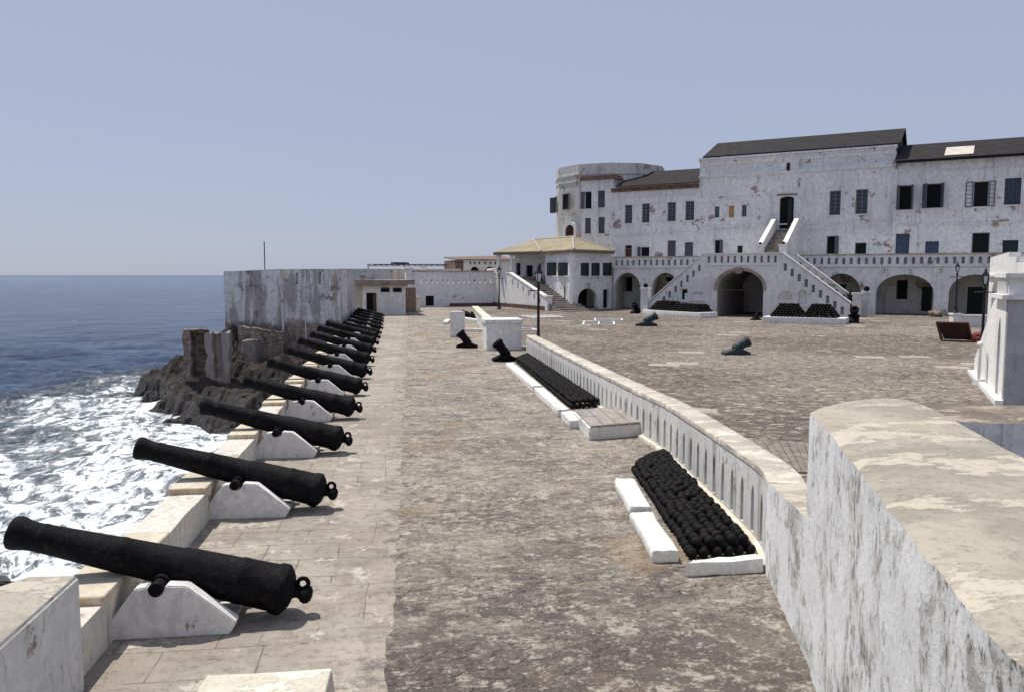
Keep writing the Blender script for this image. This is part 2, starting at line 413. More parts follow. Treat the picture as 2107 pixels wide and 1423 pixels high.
MAT['glass'] = flat('dusty_pane', (.030, .040, .048), .25, .4, 3, 0, .5)
MAT['frame'] = flat('grey_frame', (.16, .18, .21), .7, .25)
MAT['shutter'] = flat('grey_shutter', (.095, .095, .115), .75, .25)
MAT['bluedoor'] = flat('blue_boards', (.055, .075, .125), .7, .3)
MAT['greendoor'] = flat('dark_green_boards', (.018, .028, .030), .7, .3)
MAT['tanboard'] = flat('tan_boards', (.40, .26, .13), .8, .2)
MAT['brownboard'] = flat('brown_boards', (.11, .045, .03), .8, .25)
MAT['brick'] = None
t = MT('old_brick')
bc, bf = t.brick(.34, .14, .02, (.20, .13, .10), (.30, .21, .165), (.26, .22, .18), t.map((1, 1, 1), rot=(R(90), 0, 0)))
a = t.noise(3, 8, .72); c = t.mix(t.th(a, .4, .65, 0, .8), bc, (.13, .10, .085))
MAT['brick'] = t.out(c, .92, t.add(t.mul(bf, -1), a), .02, .9, .1)
t = MT('rubble_masonry')
v = t.vor(2.6, t.map((1, 1, 1.7)), 'F1', 1); ve = t.vor(2.6, t.map((1, 1, 1.7)), 'DISTANCE_TO_EDGE', 0)
a = t.noise(1.2, 8, .7); f2 = t.noise(8, 7, .75)
c = t.mix(.5, (.21, .165, .145), t.mix(t.th(t.sep(v)[0], .1, .9), (.10, .075, .062), (.30, .235, .20)))
c = t.mix(t.th(a, .48, .62, 0, .85), c, (.34, .29, .25)); c = t.mix(t.th(f2, .3, .5, .8, 0), c, (.05, .042, .038))
MAT['rubble'] = t.out(c, .95, t.add(t.th(ve, 0, .08), f2), .05, 1.0, .1)
# bastion: whitewash above, bare rubble where it has fallen off below
t = MT('bastion_plaster')
fi = t.noise(3.5, 8, .72); big = t.noise(.35, 6, .62); st = t.noise(1, 6, .7, t.map((1.6, 1.6, .2)))
c = t.mix(t.th(fi, .3, .7), (.50, .495, .50), (.66, .655, .65))
c = t.mix(t.th(t.add(st, t.mul(big, .5)), .70, .84, 0, .75), c, (.23, .205, .195))
c = t.mix(t.th(t.noise(.9, 9, .76, t.map((1, 1, .8), loc=(3, 1, 1))), .555, .61, 0, .8), c, (.14, .12, .115))
c = t.mix(t.th(t.noise(2.6, 9, .8, t.map((1, 1, .7), loc=(1, 5, 2))), .57, .62, 0, .8), c, (.10, .09, .088))
z = t.sep()[2]
edge = t.add(z, t.add(t.mul(t.noise(.7, 7, .7), 2.2), t.mul(big, 1.0)))
rub = t.mix(t.th(fi, .35, .62), (.085, .066, .06), (.27, .215, .19))
c = t.mix(t.th(edge, 1.75, 2.2, .92, 0), c, rub)
MAT['bastion'] = t.out(c, .92, t.add(fi, t.mul(t.th(edge, 1.75, 2.2), .6)), .04, 1.0, .12)
t = MT('slate')
bc, bf = t.brick(.5, .3, .03, (.015, .013, .014), (.032, .027, .027), (.007, .007, .008), t.map((1, 1, 1), rot=(R(35), 0, R(35))))
a = t.noise(1.5, 7, .7); c = t.mix(t.th(a, .45, .68, 0, .6), bc, (.05, .04, .036))
MAT['slate'] = t.out(c, .8, t.add(a, t.mul(bf, -1)), .03, 1, .2)
t = MT('tan_sheet_roof')
a = t.noise(.9, 6, .65); b = t.noise(6, 5, .6)
c = t.mix(t.th(a, .35, .65), (.255, .215, .14), (.35, .30, .20)); c = t.mix(t.th(b, .3, .5, .35, 0), c, (.19, .15, .10))
MAT['tanroof'] = t.out(c, .75, b, .006, .6, .2)
MAT['roofcap'] = flat('roof_cap', (.40, .36, .31), .8, .15)
MAT['eave'] = flat('eave_boards', (.17, .12, .10), .8, .35, 2)
MAT['skylight'] = flat('pale_roof_sheet', (.58, .53, .45), .6, .15, 2)
MAT['steps'] = tops('step_stone', (.32, .28, .255), (.20, .17, .155), 1.4)
MAT['redplinth'] = flat('brown_plinth', (.12, .07, .055), .85, .35, 2)
MAT['archstone'] = flat('arch_stone', (.30, .245, .205), .9, .35, 2)
MAT['greywood'] = flat('grey_planks', (.30, .265, .24), .85, .3, 5)
MAT['plankdeck'] = flat('deck_planks', (.21, .18, .155), .85, .35, 4)
MAT['redwood'] = flat('red_brown_wood', (.032, .013, .010), .7, .4, 3)
MAT['redcloth'] = flat('red_netting', (.17, .035, .032), .85, .4, 9)
MAT['whitewood'] = flat('white_paint', (.80, .79, .76), .6, .08, 4)
MAT['pink'] = flat('grey_roof_slab', (.22, .185, .17), .9, .4, 1.2)
MAT['lampglass'] = flat('lamp_glass', (.55, .57, .58), .15, .1, 4, 0, .5)
MAT['plant'] = flat('leaf', (.035, .05, .02), .7, .4, 4)
MAT['darkmetal'] = flat('dark_lattice', (.05, .045, .055), .7, .3)
t = MT('sea_rock')
a = t.noise(.8, 9, .72, None, .8); b = t.noise(5, 8, .78)
zz = t.sep()[2]
wet = t.th(t.add(zz, t.mul(a, 2.4)), -2.6, -1.6)
c = t.mix(t.th(a, .38, .62), (.032, .026, .024), (.10, .077, .062))
c = t.mix(t.th(b, .36, .55, .85, 0), c, (.022, .019, .019))
c = t.mix(t.mul(t.th(b, .6, .7), .6), c, (.21, .165, .125))
c = t.mix(wet, t.mix(.75, c, (.018, .017, .02)), c)
MAT['rock'] = t.out(c, t.lin(wet, 0, 1, .35, .95), t.add(a, b), .12, 1.0, .3)

# sea
t = MT('sea_water')
x, y, z = t.sep()
wob = t.noise(.07, 6, .62, None, .4); lace = t.noise(.55, 8, .72, t.map((1, .62, 0.0)), 2.2)
lace2 = t.noise(1.7, 7, .74, t.map((1, .7, 0.0), loc=(3, 5, 0)), 1.2)
edge = t.add(x, t.mul(t.add(wob, -.5), 26))
near = t.mul(t.th(edge, -30, -19.5), t.th(t.add(y, t.mul(wob, 20)), 70, 92, 1, 0))
nearshore = t.mul(t.th(t.add(edge, t.mul(y, .0)), -21, -12), 1.0)
swirl = t.add(t.mul(lace, .62), t.mul(lace2, .38))
lvl = t.add(swirl, t.add(t.mul(near, .180), t.mul(nearshore, .040)))
foam = t.mul(t.th(lvl, .54, .71), t.th(near, .02, .25))
caps = t.mul(t.th(t.noise(.22, 8, .7, t.map((.45, 1, 0.0), loc=(1, 4, 0)), .5), .645, .69), .7)
foam = t.math('MAXIMUM', foam, t.mul(caps, t.th(y, 900, 120)))
big = t.noise(.02, 4, .6, t.map((.4, 1, 0)))
deep = t.mix(t.th(big, .4, .6), (.036, .080, .170), (.052, .104, .21))
chop = t.noise(.16, 9, .72, t.map((.35, 1, 0)), .6)
deep = t.mix(t.th(chop, .40, .60), t.mix(.5, deep, (.010, .024, .05)), t.mix(.35, deep, (.10, .16, .24)))
deep = t.mix(near, deep, (.05, .095, .14))
fc = t.mix(t.th(lace2, .35, .6), (.52, .575, .625), (.78, .81, .83))
c = t.mix(foam, deep, fc)
w1 = t.noise(.35, 7, .66, t.map((.55, 1, 0)), .5); w2 = t.noise(1.8, 5, .6, t.map((.6, 1, 0)))
h = t.add(t.add(t.add(t.mul(w1, 1.4), t.mul(chop, 2.2)), t.mul(w2, .35)), t.mul(foam, .18))
h = t.mul(t.mul(h, t.lin(foam, 0, 1, 1, .5)), t.lin(near, 0, 1, 1, .42))
MAT['sea'] = t.out(c, t.math('MAXIMUM', t.lin(foam, 0, 1, .22, .9), t.mul(near, .5)), h, 1.1, 1.0, .28)

def topmat(o, mat, k=.75):
    o.data.materials.append(MAT[mat])
    for p in o.data.polygons:
        if p.normal.z > k: p.material_index = 1
    return o
MAT['moss'] = tops('mossy_top', (.33, .28, .22), (.17, .14, .115), 1.2)
MAT['limecap'] = tops('lime_cap', (.56, .52, .44), (.42, .385, .325), 1.3)
MAT['limetop'] = tops('lime_top', (.43, .395, .325), (.31, .28, .235), 1.5)
# ================================================================== SETTING
RX_IN, RX_OUT = -2.88, -3.36
def XS(y): return -.5 * max(0.0, (y - 8.25) / 31.0) ** 1.3          # the sea wall bends gently seaward
bm = B()
zprism(bm, [(RX_OUT + .1, -8), (120, -8), (120, 160), (-6, 160)] + [(RX_OUT + .1 + XS(y), y) for y in (80, 70, 60, 50, 40, 30, 20, 10)], -6.5, 0.0)
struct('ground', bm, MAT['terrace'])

def sheet(bm, poly, z):
    face(bm, [Vector((x, y, z)) for x, y in poly])
bm = B()
L = [(RX_IN, -6), (-.22, -6)]
edge = [(-.22 + .10 * mnoise.noise(Vector((0, y * .5, 3))) + .04 * mnoise.noise(Vector((2, y * 2.1, 3))) + .05 * mnoise.noise(Vector((2, y * 14.3, 3))) + .03 * mnoise.noise(Vector((2, y * 6.3, 3))), y) for y in [(-6 + i * .12) for i in range(626)]]
sheet(bm, [(RX_IN, -6)] + edge + [(RX_IN + XS(y), y) for y in (68.9, 60, 50, 42, 34, 27, 20, 14, 10)], .004)
struct('gun_pavement', bm, MAT['flags'])

# courtyard boundary follows the low wall
LW = [G(1068, 716), G(1083, 728), G(1190, 806), G(1325, 903), G(1363, 925.5), G(1439, 997), G(1500, 1058), G(1568, 1128), G(1577, 1172)]
LW = [(p.x, p.y) for p in LW]
bm = B()
sheet(bm, [(3.9, 7.0)] + [(x + .2, y) for x, y in LW[::-1]] + [(5.6, 60), (2.5, 100), (118, 158), (118, -6), (3.9, -6)], .005)
struct('courtyard_paving', bm, MAT['court'])

# sea: one sheet, waves near, flat far
SEA = -4.5
def spread(a, b, st, far_lo, far_hi):
    v = [a + i * st for i in range(int((b - a) / st) + 1)]
    lo = []; d = st; q = a
    while q > far_lo: d *= 1.22; q -= d; lo.append(q)
    hi = []; d = st; q = v[-1]
    while q < far_hi: d *= 1.22; q += d; hi.append(q)
    return lo[::-1] + v + hi
xs = spread(-44, -4, .28, -16000, 16000); ys = spread(12, 84, .34, -3000, 18000)
bm = B(); grid = []
for yy in ys:
    row = []
    for xx in xs:
        fx = max(0, min(1, (xx + 120) / 60)); fy = max(0, min(1, (190 - yy) / 80)) * max(0, min(1, (yy + 20) / 30))
        k = fx * fy; zz = 0
        if k > 0:
            p = Vector((xx * .16, yy * .24, 0))
            zz = .34 * mnoise.noise(p) + .22 * fbm(Vector((xx * .45, yy * .62, 4)), 4) + .07 * math.sin(xx * .35 - yy * .55 + 2 * mnoise.noise(p))
            if xx > -25: zz += .28 * max(0, mnoise.noise(Vector((xx * .28, yy * .28, 9)))) * min(1, (xx + 25) / 8)
        row.append(bm.verts.new((xx, yy, SEA + zz * k)))
    grid.append(row)
for j in range(len(ys) - 1):
    for i in range(len(xs) - 1):
        bm.faces.new((grid[j][i], grid[j][i + 1], grid[j + 1][i + 1], grid[j + 1][i]))
struct('sea', bm, MAT['sea'], True)

# rocks below the rampart
RC = [(265, 805, 55, 1.0), (330, 760, 54, 1), (375, 738, 54, 1), (430, 712, 54, 1), (480, 672, 53, 1), (378, 785, 46.5, 1.5), (420, 785, 47, 1.5), (470, 785, 47.5, 1.5),
      (370, 862, 44, 1), (500, 885, 41, 1), (440, 835, 44, 1), (560, 780, 46, 1), (600, 728, 50, 1), (500, 742, 50, 1), (320, 800, 50, 1), (420, 800, 45.5, 1)]
CP = []
for px, py, dep, w in RC:
    p = D(px, py, dep); CP.append((p.x, p.y, p.z, w))
for x, y, z in [(-3.2, 41, -3.1), (-3.2, 47, -2.0), (-3.2, 37.5, -4.6), (-3.2, 33, -7), (-8.5, 37, -6.5), (-13.5, 40.5, -6.5), (-18, 46, -6.5), (-23, 52, -7), (-25, 58, -7),
                (-21, 62, -6.8), (-17, 66, -6.5), (-12, 62, -2), (-6, 60, -1), (-3.2, 55, -1.2), (-11, 70, -6.5), (-29, 50, -8), (-20, 40, -8), (-12, 34, -8), (-16, 58, -2.5)]:
    CP.append((x, y, z, 1))
for px, py in ((240, 806), (262, 824), (300, 838), (330, 858), (350, 880), (380, 893), (430, 905), (480, 912), (520, 925), (300, 740), (270, 775), (340, 712)):
    p = G(px, py, SEA); CP.append((p.x, p.y, -6.3, 1.2))
for px, py, dep in ((390, 790, 45.3), (430, 792, 45.3), (470, 790, 45.6), (520, 800, 44.5), (410, 820, 44.6)):
    p = D(px, py, dep); CP.append((p.x, p.y, p.z - .25, 2.0))
bm = B(); grid = []
NX, NY = 190, 210
for j in range(NY + 1):
    row = []
    for i in range(NX + 1):
        x = -29 + 25.7 * i / NX; y = 31 + 42 * j / NY
        sw = sz = 0
        for cx, cy, cz, w in CP:
            q = w / (((x - cx) ** 2 + (y - cy) ** 2) ** 1.5 + .02); sw += q; sz += q * cz
        z = sz / sw
        p = Vector((x, y, 0))
        r1 = 1 - abs(mnoise.noise(p * .45 + Vector((0, 0, 3)))) * 2
        z += .22 * r1 - .22 + .55 * fbm(Vector((x * .8 + y * .25, y * .8, 1)), 5) * .6
        q3 = Vector((x, y, z * 1.5))
        z += .26 * mnoise.ridged_multi_fractal(q3 * .55 + Vector((3, 1, 2)), 1.0, 2.1, 5, 1.0, 2.0) - .30
        z += .16 * (mnoise.voronoi(q3 * 1.1)[0][1] - mnoise.voronoi(q3 * 1.1)[0][0]) + .16 * mnoise.noise(q3 * 2.3) + .11 * (1 - 2 * abs(mnoise.noise(q3 * 4.1))) - .05
        row.append(bm.verts.new((x + .15 * mnoise.noise(p * 1.9), y + .15 * mnoise.noise(p * 2.1 + Vector((5, 5, 5))), z)))
    grid.append(row)
for j in range(NY):
    for i in range(NX):
        q = (grid[j][i], grid[j][i + 1], grid[j + 1][i + 1], grid[j + 1][i])
        if max(v.co.z for v in q) > -5.4: bm.faces.new(q)
bmesh.ops.delete(bm, geom=[v for v in bm.verts if not v.link_faces], context='VERTS')
o = struct('shore_rock', bm, MAT['rock'], False)
p = G(8, 1206, SEA)
bm = B(); bmesh.ops.create_icosphere(bm, subdivisions=4, radius=1.0)
for v in bm.verts:
    v.co += mnoise.noise_vector(v.co * 1.6) * .35 + mnoise.noise_vector(v.co * 4.5) * .14
    v.co.x *= 1.9; v.co.y *= 2.2; v.co.z *= .95
bm.transform(Matrix.Translation(p + Vector((-1.2, -1.6, -.15))))
tag(obj('boulder', bm, MAT['rock'], None, 38), 'low brown boulder in the surf behind the tall merlon block', 'boulder')

# ================================================================== RAMPART
NG = 16; GY0, GDY = 8.2, 3.83
gun_y = [GY0 + GDY * i for i in range(NG)]
rp = thing('rampart_wall', 'long low plastered sea wall running beside the row of cannons', 'wall', (-3.1, 7, 0))
bm = B()
secs = [6.95 + .7 * i for i in range(97)]
ring = []
for y in secs:
    e = lambda k: .02 * mnoise.noise(Vector((y * 1.3, k, 0)))
    x_ = XS(y); ring.append([bm.verts.new(q) for q in ((RX_IN + e(1) + x_, y, -.02), (RX_IN + e(2) + x_, y, .45 + e(3)), (RX_OUT + e(4) + x_, y, .45 + e(5)), (RX_OUT - .25 + x_, y, -6))])
for p, q in zip(ring, ring[1:]):
    for k in range(3): bm.faces.new((p[k], p[k + 1], q[k + 1], q[k]))
bm.faces.new(ring[0]); bm.faces.new(ring[-1][::-1])
obj('wall', bm, MAT['rampart'], rp)
for i, gy in enumerate(gun_y):
    bm = B()
    y0, y1 = gy - .62, gy + 1.5
    zt = .535
    pr = [(y0, .40), (y1, .40), (y1, .47), (y0 + .5, zt - .01), (y0, zt)]
    prism(bm, [Vector((RX_IN + .012 + XS(y), y, z)) for y, z in pr], Vector((RX_OUT - RX_IN - .03, 0, 0)))
    bmesh.ops.bevel(bm, geom=bm.edges[:], offset=.012, segments=1, affect='EDGES')
    obj('sill', bm, MAT['sill'], rp)
bm = B()   # tall merlon block in the near corner
pl = [(-2.79, 6.9), (-3.2, 6.93), (-3.42, 6.6), (-3.5, 2.0), (-2.79, 2.0)]
zprism(bm, pl, -6, 1.0); bmesh.ops.bevel(bm, geom=[e for e in bm.edges], offset=.025, segments=3, affect='EDGES')
tag(topmat(obj('merlon', bm, MAT['merlon'], None, 40), 'limetop'), 'tall weathered white merlon block at the near end of the sea wall', 'merlon')
bm = B()
a, b = G(425, 1388, .45), G(680, 1385, .45)
x0, x1, y1 = a.x - .02, b.x, a.y
hexa(bm, [Vector(q) for q in ((x0 - .12, y1 - 1.5, 0), (x1 + .05, y1 - 1.5, 0), (x1 + .05, y1 + .02, 0), (x0 - .05, y1 + .02, 0))],
     [Vector(q) for q in ((x0 - .1, y1 - 1.5, .45), (x1 - .02, y1 - 1.5, .45), (x1, y1, .45), (x0 + .03, y1, .45))])
bevel(bm, .02, 2); roughen(bm, 3, .012, 4)
tag(obj('stone_block', bm, MAT['paleplaster'], None, 40), 'low cream topped block on the flagstones in front of the nearest cannon', 'block')

# ================================================================== CANNONS
def make_mount():
    t = thing('cannon_mount', 'x', 'cannon mount')
    prof = [(-.45, 0), (.67, 0), (.74, .12), (.28, .505), (.085, .52), (.075, .45), (.04, .415), (-.04, .415), (-.075, .45), (-.085, .515), (-.20, .50), (-.46, .16)]
    for sgn, nm in ((-1, 'cheek'), (1, 'cheek')):
        bm = B(); prism(bm, [Vector((x, sgn * .40, z)) for x, z in prof], Vector((0, -sgn * .15, 0)))
        bmesh.ops.bevel(bm, geom=bm.edges[:], offset=.012, segments=2, affect='EDGES')
        obj('cheek', bm, MAT['mount'], t, 40)
    bm = B()
    prism(bm, [Vector((x, -.25, z)) for x, z in ((-.42, 0), (.66, 0), (.69, .1), (.40, .12), (.1, .26), (-.42, .2))], Vector((0, .5, 0)))
    obj('bed', bm, MAT['rampart'], t)
    return t
ELEV = R(15.5)
def make_gun(n=40):
    t = thing('cannon', 'x', 'cannon')
    M = Matrix.Translation((0, 0, .585)) @ Matrix.Rotation(ELEV, 4, 'Y') @ Matrix.Scale(.955, 4, (1, 0, 0))
    # local +x is breech (down), -x muzzle (up)
    prof = [(-1.40, .085), (-1.575, .085), (-1.585, .145), (-1.57, .160), (-1.54, .166), (-1.50, .164), (-1.44, .150), (-1.37, .141), (-1.30, .140), (-1.28, .146), (-1.25, .146), (-1.24, .142),
            (-.55, .172), (-.5, .180), (-.46, .180), (-.45, .176), (-.10, .188), (.10, .194), (.14, .205), (.19, .205), (.20, .212), (.72, .226), (.74, .234), (.80, .234), (.82, .229),
            (1.12, .237), (1.14, .252), (1.18, .258), (1.23, .258), (1.25, .245), (1.29, .20), (1.32, .15), (1.335, .10), (1.34, .072)]
    bm = B(); lathe(bm, [(-1.2, .001)] + [( -1.2, .084)] + prof + [(1.34, .001)], n, M)
    for v in bm.verts: v.co += mnoise.noise_vector(v.co * 9) * .0035
    barrel = obj('barrel', bm, MAT['iron'], t, 35)
    bm = B()
    lathe(bm, [(1.335, .072), (1.37, .055), (1.40, .056), (1.43, .085), (1.47, .098), (1.51, .085), (1.535, .05), (1.54, .001)], 24, M)
    obj('cascabel', bm, MAT['iron'], t, 35)
    bm = B(); torus(bm, M @ Matrix.Translation((1.41, 0, .105)), .056, .024)
    obj('breeching_ring', bm, MAT['iron'], t, True)
    for s in (-1, 1):
        bm = B(); tube(bm, (0, s * .12, .485), (0, s * .415, .485), .068, 20)
        tube(bm, (0, s * .12, .49), (0, s * .26, .485), .088, 20)
        obj('trunnion', bm, MAT['iron'], t, 35)
    return t
ORD = ['nearest', 'second nearest', 'third nearest', 'fourth nearest', 'fifth nearest', 'sixth nearest', 'seventh nearest', 'eighth nearest', 'ninth nearest', 'tenth nearest',
       'eleventh nearest', 'twelfth nearest', 'thirteenth nearest', 'fourteenth nearest', 'second farthest', 'farthest']
m0, g0 = make_mount(), make_gun()
GX = -2.47
for i, gy in enumerate(gun_y):
    lm = 'white plaster cannon mount, %s in the row along the sea wall' % ORD[i]
    lg = 'black iron cannon, %s in the row pointing over the sea wall' % ORD[i]
    dx = random.uniform(-.03, .03) if i else 0; rz = R(random.uniform(-1.2, 1.2)) if i else 0
    loc = (GX + dx + XS(gy), gy, .004)
    if i == 0: mm, gg = m0, g0; mm.location = loc; gg.location = loc
    else: mm = dup(m0, loc, rz); gg = dup(g0, loc, rz)
    if i:
        be = R(random.uniform(-1.8, 1.0)); gg.rotation_euler.y = be
        gg.location.x += random.uniform(-.04, .04) - math.sin(be) * .56; gg.scale = (random.uniform(.97, 1.02),) * 3; gg.location.z += .012
        if i > 9:                                         # the far guns are of a smaller calibre
            gg.scale = (.76,) * 3; mm.scale = (.78,) * 3; gg.location.x += .32; mm.location.x += .30
    mm['label'] = lm; gg['label'] = lg; mm['group'] = 'cannon mounts along the sea wall'; gg['group'] = 'cannons along the sea wall'

# ================================================================== LOW WALL WITH SLOTS
def path_fn(P):
    acc = [0]
    for a, b in zip(P, P[1:]): acc.append(acc[-1] + math.dist(a, b))
    def at(s):
        s = max(0, min(acc[-1], s))
        k = 0
        while k < len(acc) - 2 and acc[k + 1] < s: k += 1
        t = (s - acc[k]) / max(1e-6, acc[k + 1] - acc[k])
        return (P[k][0] + (P[k + 1][0] - P[k][0]) * t, P[k][1] + (P[k + 1][1] - P[k][1]) * t)
    return at, acc[-1]
def smooth(P, n=3):
    for _ in range(n):
        Q = [P[0]]
        for a, b in zip(P, P[1:]):
            Q.append((a[0] * .75 + b[0] * .25, a[1] * .75 + b[1] * .25)); Q.append((a[0] * .25 + b[0] * .75, a[1] * .25 + b[1] * .75))
        P = Q + [P[-1]]
    return P
atw, LWL = path_fn(smooth(LW[1:]))
def nrm(at, s):
    a, b = at(s - .3), at(s + .3); d = Vector((b[0] - a[0], b[1] - a[1], 0)).normalized()
    return Vector((d.y, -d.x, 0))      # points to the terrace side when walking towards the camera
def wpt(s, d, z):
    a = atw(s); n = nrm(atw, s); sgn = -1 if n.x > 0 else 1
    return Vector((a[0], a[1], z)) + n * sgn * d
HW = lambda s: .76 + .22 * (max(0, s) / LWL) ** 1.5
lw = thing('slotted_wall', 'long low curved white wall with a row of narrow arched slots', 'wall', (*LW[3], 0))
bm = B(); NS = int(LWL / .47); ds = LWL / NS
def seg_plate(bm, s0, s1, h, hole, th):
    outer = [(s0, 0), (s1, 0), (s1, HW(s1) - .02), (s0, HW(s0) - .02)]
    tris = tessellate_polygon([[Vector((s, z, 0)) for s, z in l] for l in ([outer] + ([hole] if hole else []))])
    fl = outer + (hole or [])
    A = [bm.verts.new(wpt(s, 0, z)) for s, z in fl]; K = [bm.verts.new(wpt(s, -th, z)) for s, z in fl]
    for t in tris:
        bm.faces.new([A[i] for i in t]); bm.faces.new([K[i] for i in t][::-1])
    n = len(outer)
    for i in (0, 2): bm.faces.new((A[i], A[i + 1], K[i + 1], K[i]))
    if hole:
        m_ = len(hole)
        for i in range(m_):
            j = (i + 1) % m_; bm.faces.new((A[n + i], A[n + j], K[n + j], K[n + i]))
for k in range(NS):
    s0 = k * ds; c = s0 + ds / 2
    hh = HW(c); seg_plate(bm, s0, s0 + ds, .82, pointed(c - .068, c + .068, .10, hh * .62, hh * .76), .40)
bmesh.ops.remove_doubles(bm, verts=bm.verts[:], dist=.0005)
obj('wall', bm, MAT['lowwall'], lw)
bm = B()                                    # ends of the wall
for s in (0.0, LWL): 
    face(bm, [wpt(s, 0, 0), wpt(s, -.4, 0), wpt(s, -.4, HW(s) - .02), wpt(s, 0, HW(s) - .02)])
obj('wall_end', bm, MAT['lowwall'], lw)
bm = B(); ring = []; n_ = 140
for k in range(n_ + 1):
    s = LWL * k / n_; e = [.007 * mnoise.noise(Vector((s * 2.2, q * 5.1, 1))) for q in range(9)]
    ring.append([bm.verts.new(wpt(s, d + e[i], z - .76 + HW(s) + e[i + 3])) for i, (d, z) in enumerate(((.012, .755), (.016, .83), (0.0, .845), (-.40, .845), (-.42, .83), (-.42, .755)))])
for p, q in zip(ring, ring[1:]):
    for i in range(6):
        j = (i + 1) % 6; bm.faces.new((p[i], p[j], q[j], q[i]))
bm.faces.new(ring[0]); bm.faces.new(ring[-1][::-1])
obj('coping', bm, MAT['limecap'], lw, 50)
bm = B(); ring = []                          # lime ledge at its foot
for k in range(n_ + 1):
    s = LWL * k / n_; e = .02 * mnoise.noise(Vector((s * 2.2, 5.1, 1)))
    ring.append([bm.verts.new(wpt(s, d, z)) for d, z in ((.08 + e, 0), (.07 + e, .05), (-.02, .07))])
for p, q in zip(ring, ring[1:]):
    for i in range(2): bm.faces.new((p[i], p[i + 1], q[i + 1], q[i]))
obj('ledge', bm, MAT['paleplaster'], lw)

# short rising return that joins the low wall to the big parapet
a, b = G(1573, 1172), G(1652, 1345)
u = (b - a).normalized(); nn = Vector((-u.y, u.x, 0)); 
if nn.x < 0: nn = -nn
bm = B()
za = 1.07; zb = 1.33
b2 = b + u * .45
hexa(bm, [a, b2, b2 + nn * .9, a + nn * .42], [a + Vector((0, 0, za)), b2 + Vector((0, 0, zb)), b2 + nn * .9 + Vector((0, 0, zb)), a + nn * .42 + Vector((0, 0, za))])
bmesh.ops.subdivide_edges(bm, edges=bm.edges[:], cuts=9, use_grid_fill=True)
roughen(bm, 0, .012, 5)
tag(topmat(obj('wall_return', bm, MAT['parapet'], None, 40), 'coping'), 'short white wall piece stepping up from the slotted wall to the big parapet', 'wall')

# big rounded parapet in the right foreground
ZP = 2.26
Lp = [G(x, y, ZP) for x, y in ((1667, 843), (1739, 924), (1825, 1033), (1907, 1137), (2011, 1268), (2107, 1363))]
d_ = (Lp[-1] - Lp[-2]).normalized(); Lp += [Lp[-1] + d_ * 1.5, Lp[-1] + d_ * 4]
atl, LL = path_fn([(p.x, p.y) for p in Lp])
R0, R1 = G(1929, 843, ZP), G(2107, 940, ZP)
M0 = G(1816, 821, ZP)
dr = (R1 - R0).normalized()
bm = B(); NT_, NU = 90, 22; top = []
mid = (Lp[0] + R0) / 2; bul = M0 - mid; bul.z = 0
for i in range(NT_ + 1):
    tt = (i / NT_) ** 1.4; s = LL * tt; l = atl(s); lv = Vector((l[0], l[1], 0))
    rv = Vector((R0.x, R0.y, 0)) + Vector((dr.x, dr.y, 0)) * s * 1.0
    row = []
    for j in range(NU + 1):
        uu = j / NU
        p = lv.lerp(rv, uu) + bul * (4 * uu * (1 - uu)) * math.exp(-s / .8)
        p.z = ZP + .02 * 4 * uu * (1 - uu) - .01 + .008 * mnoise.noise(p * 1.3) + .004 * mnoise.noise(p * 7)
        if j == 0: p += Vector((mnoise.noise(Vector((s * 3, 1, 1))) * .018 + mnoise.noise(Vector((s * 13, 4, 1))) * .010, 0, -.012 + .014 * mnoise.noise(Vector((s * 8, 3, 1)))))
        row.append(bm.verts.new(p))
    top.append(row)
for i in range(NT_):
    for j in range(NU): bm.faces.new((top[i][j], top[i][j + 1], top[i + 1][j + 1], top[i + 1][j]))
cap_ = thing('parapet_wall', 'big thick white parapet with rounded end and mouldy side, in the foreground', 'parapet', (Lp[2].x + .5, Lp[2].y, 0))
obj('top', bm, MAT['coping'], cap_, True)
bm = B(); NZ = 26
def skirt(edge_pts, sd):
    cols = []
    for k, p in enumerate(edge_pts):
        col = []
        for q in range(NZ + 1):
            z = p.z * (1 - q / NZ)
            w = Vector((p.x, p.y, z))
            if q: 
                e = min(1, q / 2)
                w += Vector((mnoise.noise(w * 2.3) * .02 - .0, mnoise.noise(w * 2.3 + Vector((7, 7, 7))) * .015, 0)) * e + mnoise.noise_vector(w * 11) * .004
            col.append(bm.verts.new(w))
        cols.append(col)
    for c1, c2 in zip(cols, cols[1:]):
        for q in range(NZ): bm.faces.new((c1[q], c2[q], c2[q + 1], c1[q + 1]))
cap_mesh = [o for o in cap_.children if o.name.startswith('top')][0]
Lc = cap_.location
tv = [v.co + Lc for v in cap_mesh.data.vertices]
g = lambda i, j: tv[i * (NU + 1) + j]
skirt([g(i, 0) for i in range(NT_, -1, -1)] + [g(0, j) for j in range(1, NU + 1)] + [g(i, NU) for i in range(1, NT_ + 1)], 0)
bmesh.ops.recalc_face_normals(bm, faces=bm.faces[:])
obj('side', bm, MAT['parapet'], cap_, 60)

# cross wall beyond the parapet on the right
bm = B()
z_ = 1.86; a = G(1975, 866, z_); b = G(2107, 868, z_); c_ = G(2107, 833, z_); d_ = G(1985, 831, z_)
ex = (b - a).normalized() * 6
P4 = [a - ex * .12, b + ex, c_ + ex, d_ - ex * .12]
hexa(bm, [Vector((p.x, p.y, 0)) for p in P4], [Vector((p.x, p.y, z_)) for p in P4])
bmesh.ops.subdivide_edges(bm, edges=bm.edges[:], cuts=14, use_grid_fill=True); roughen(bm, 0, .03, 2.5)
tag(topmat(obj('cross_wall', bm, MAT['mossface'], None, 40), 'moss'), 'broad mossy topped wall crossing just behind the big parapet', 'wall')

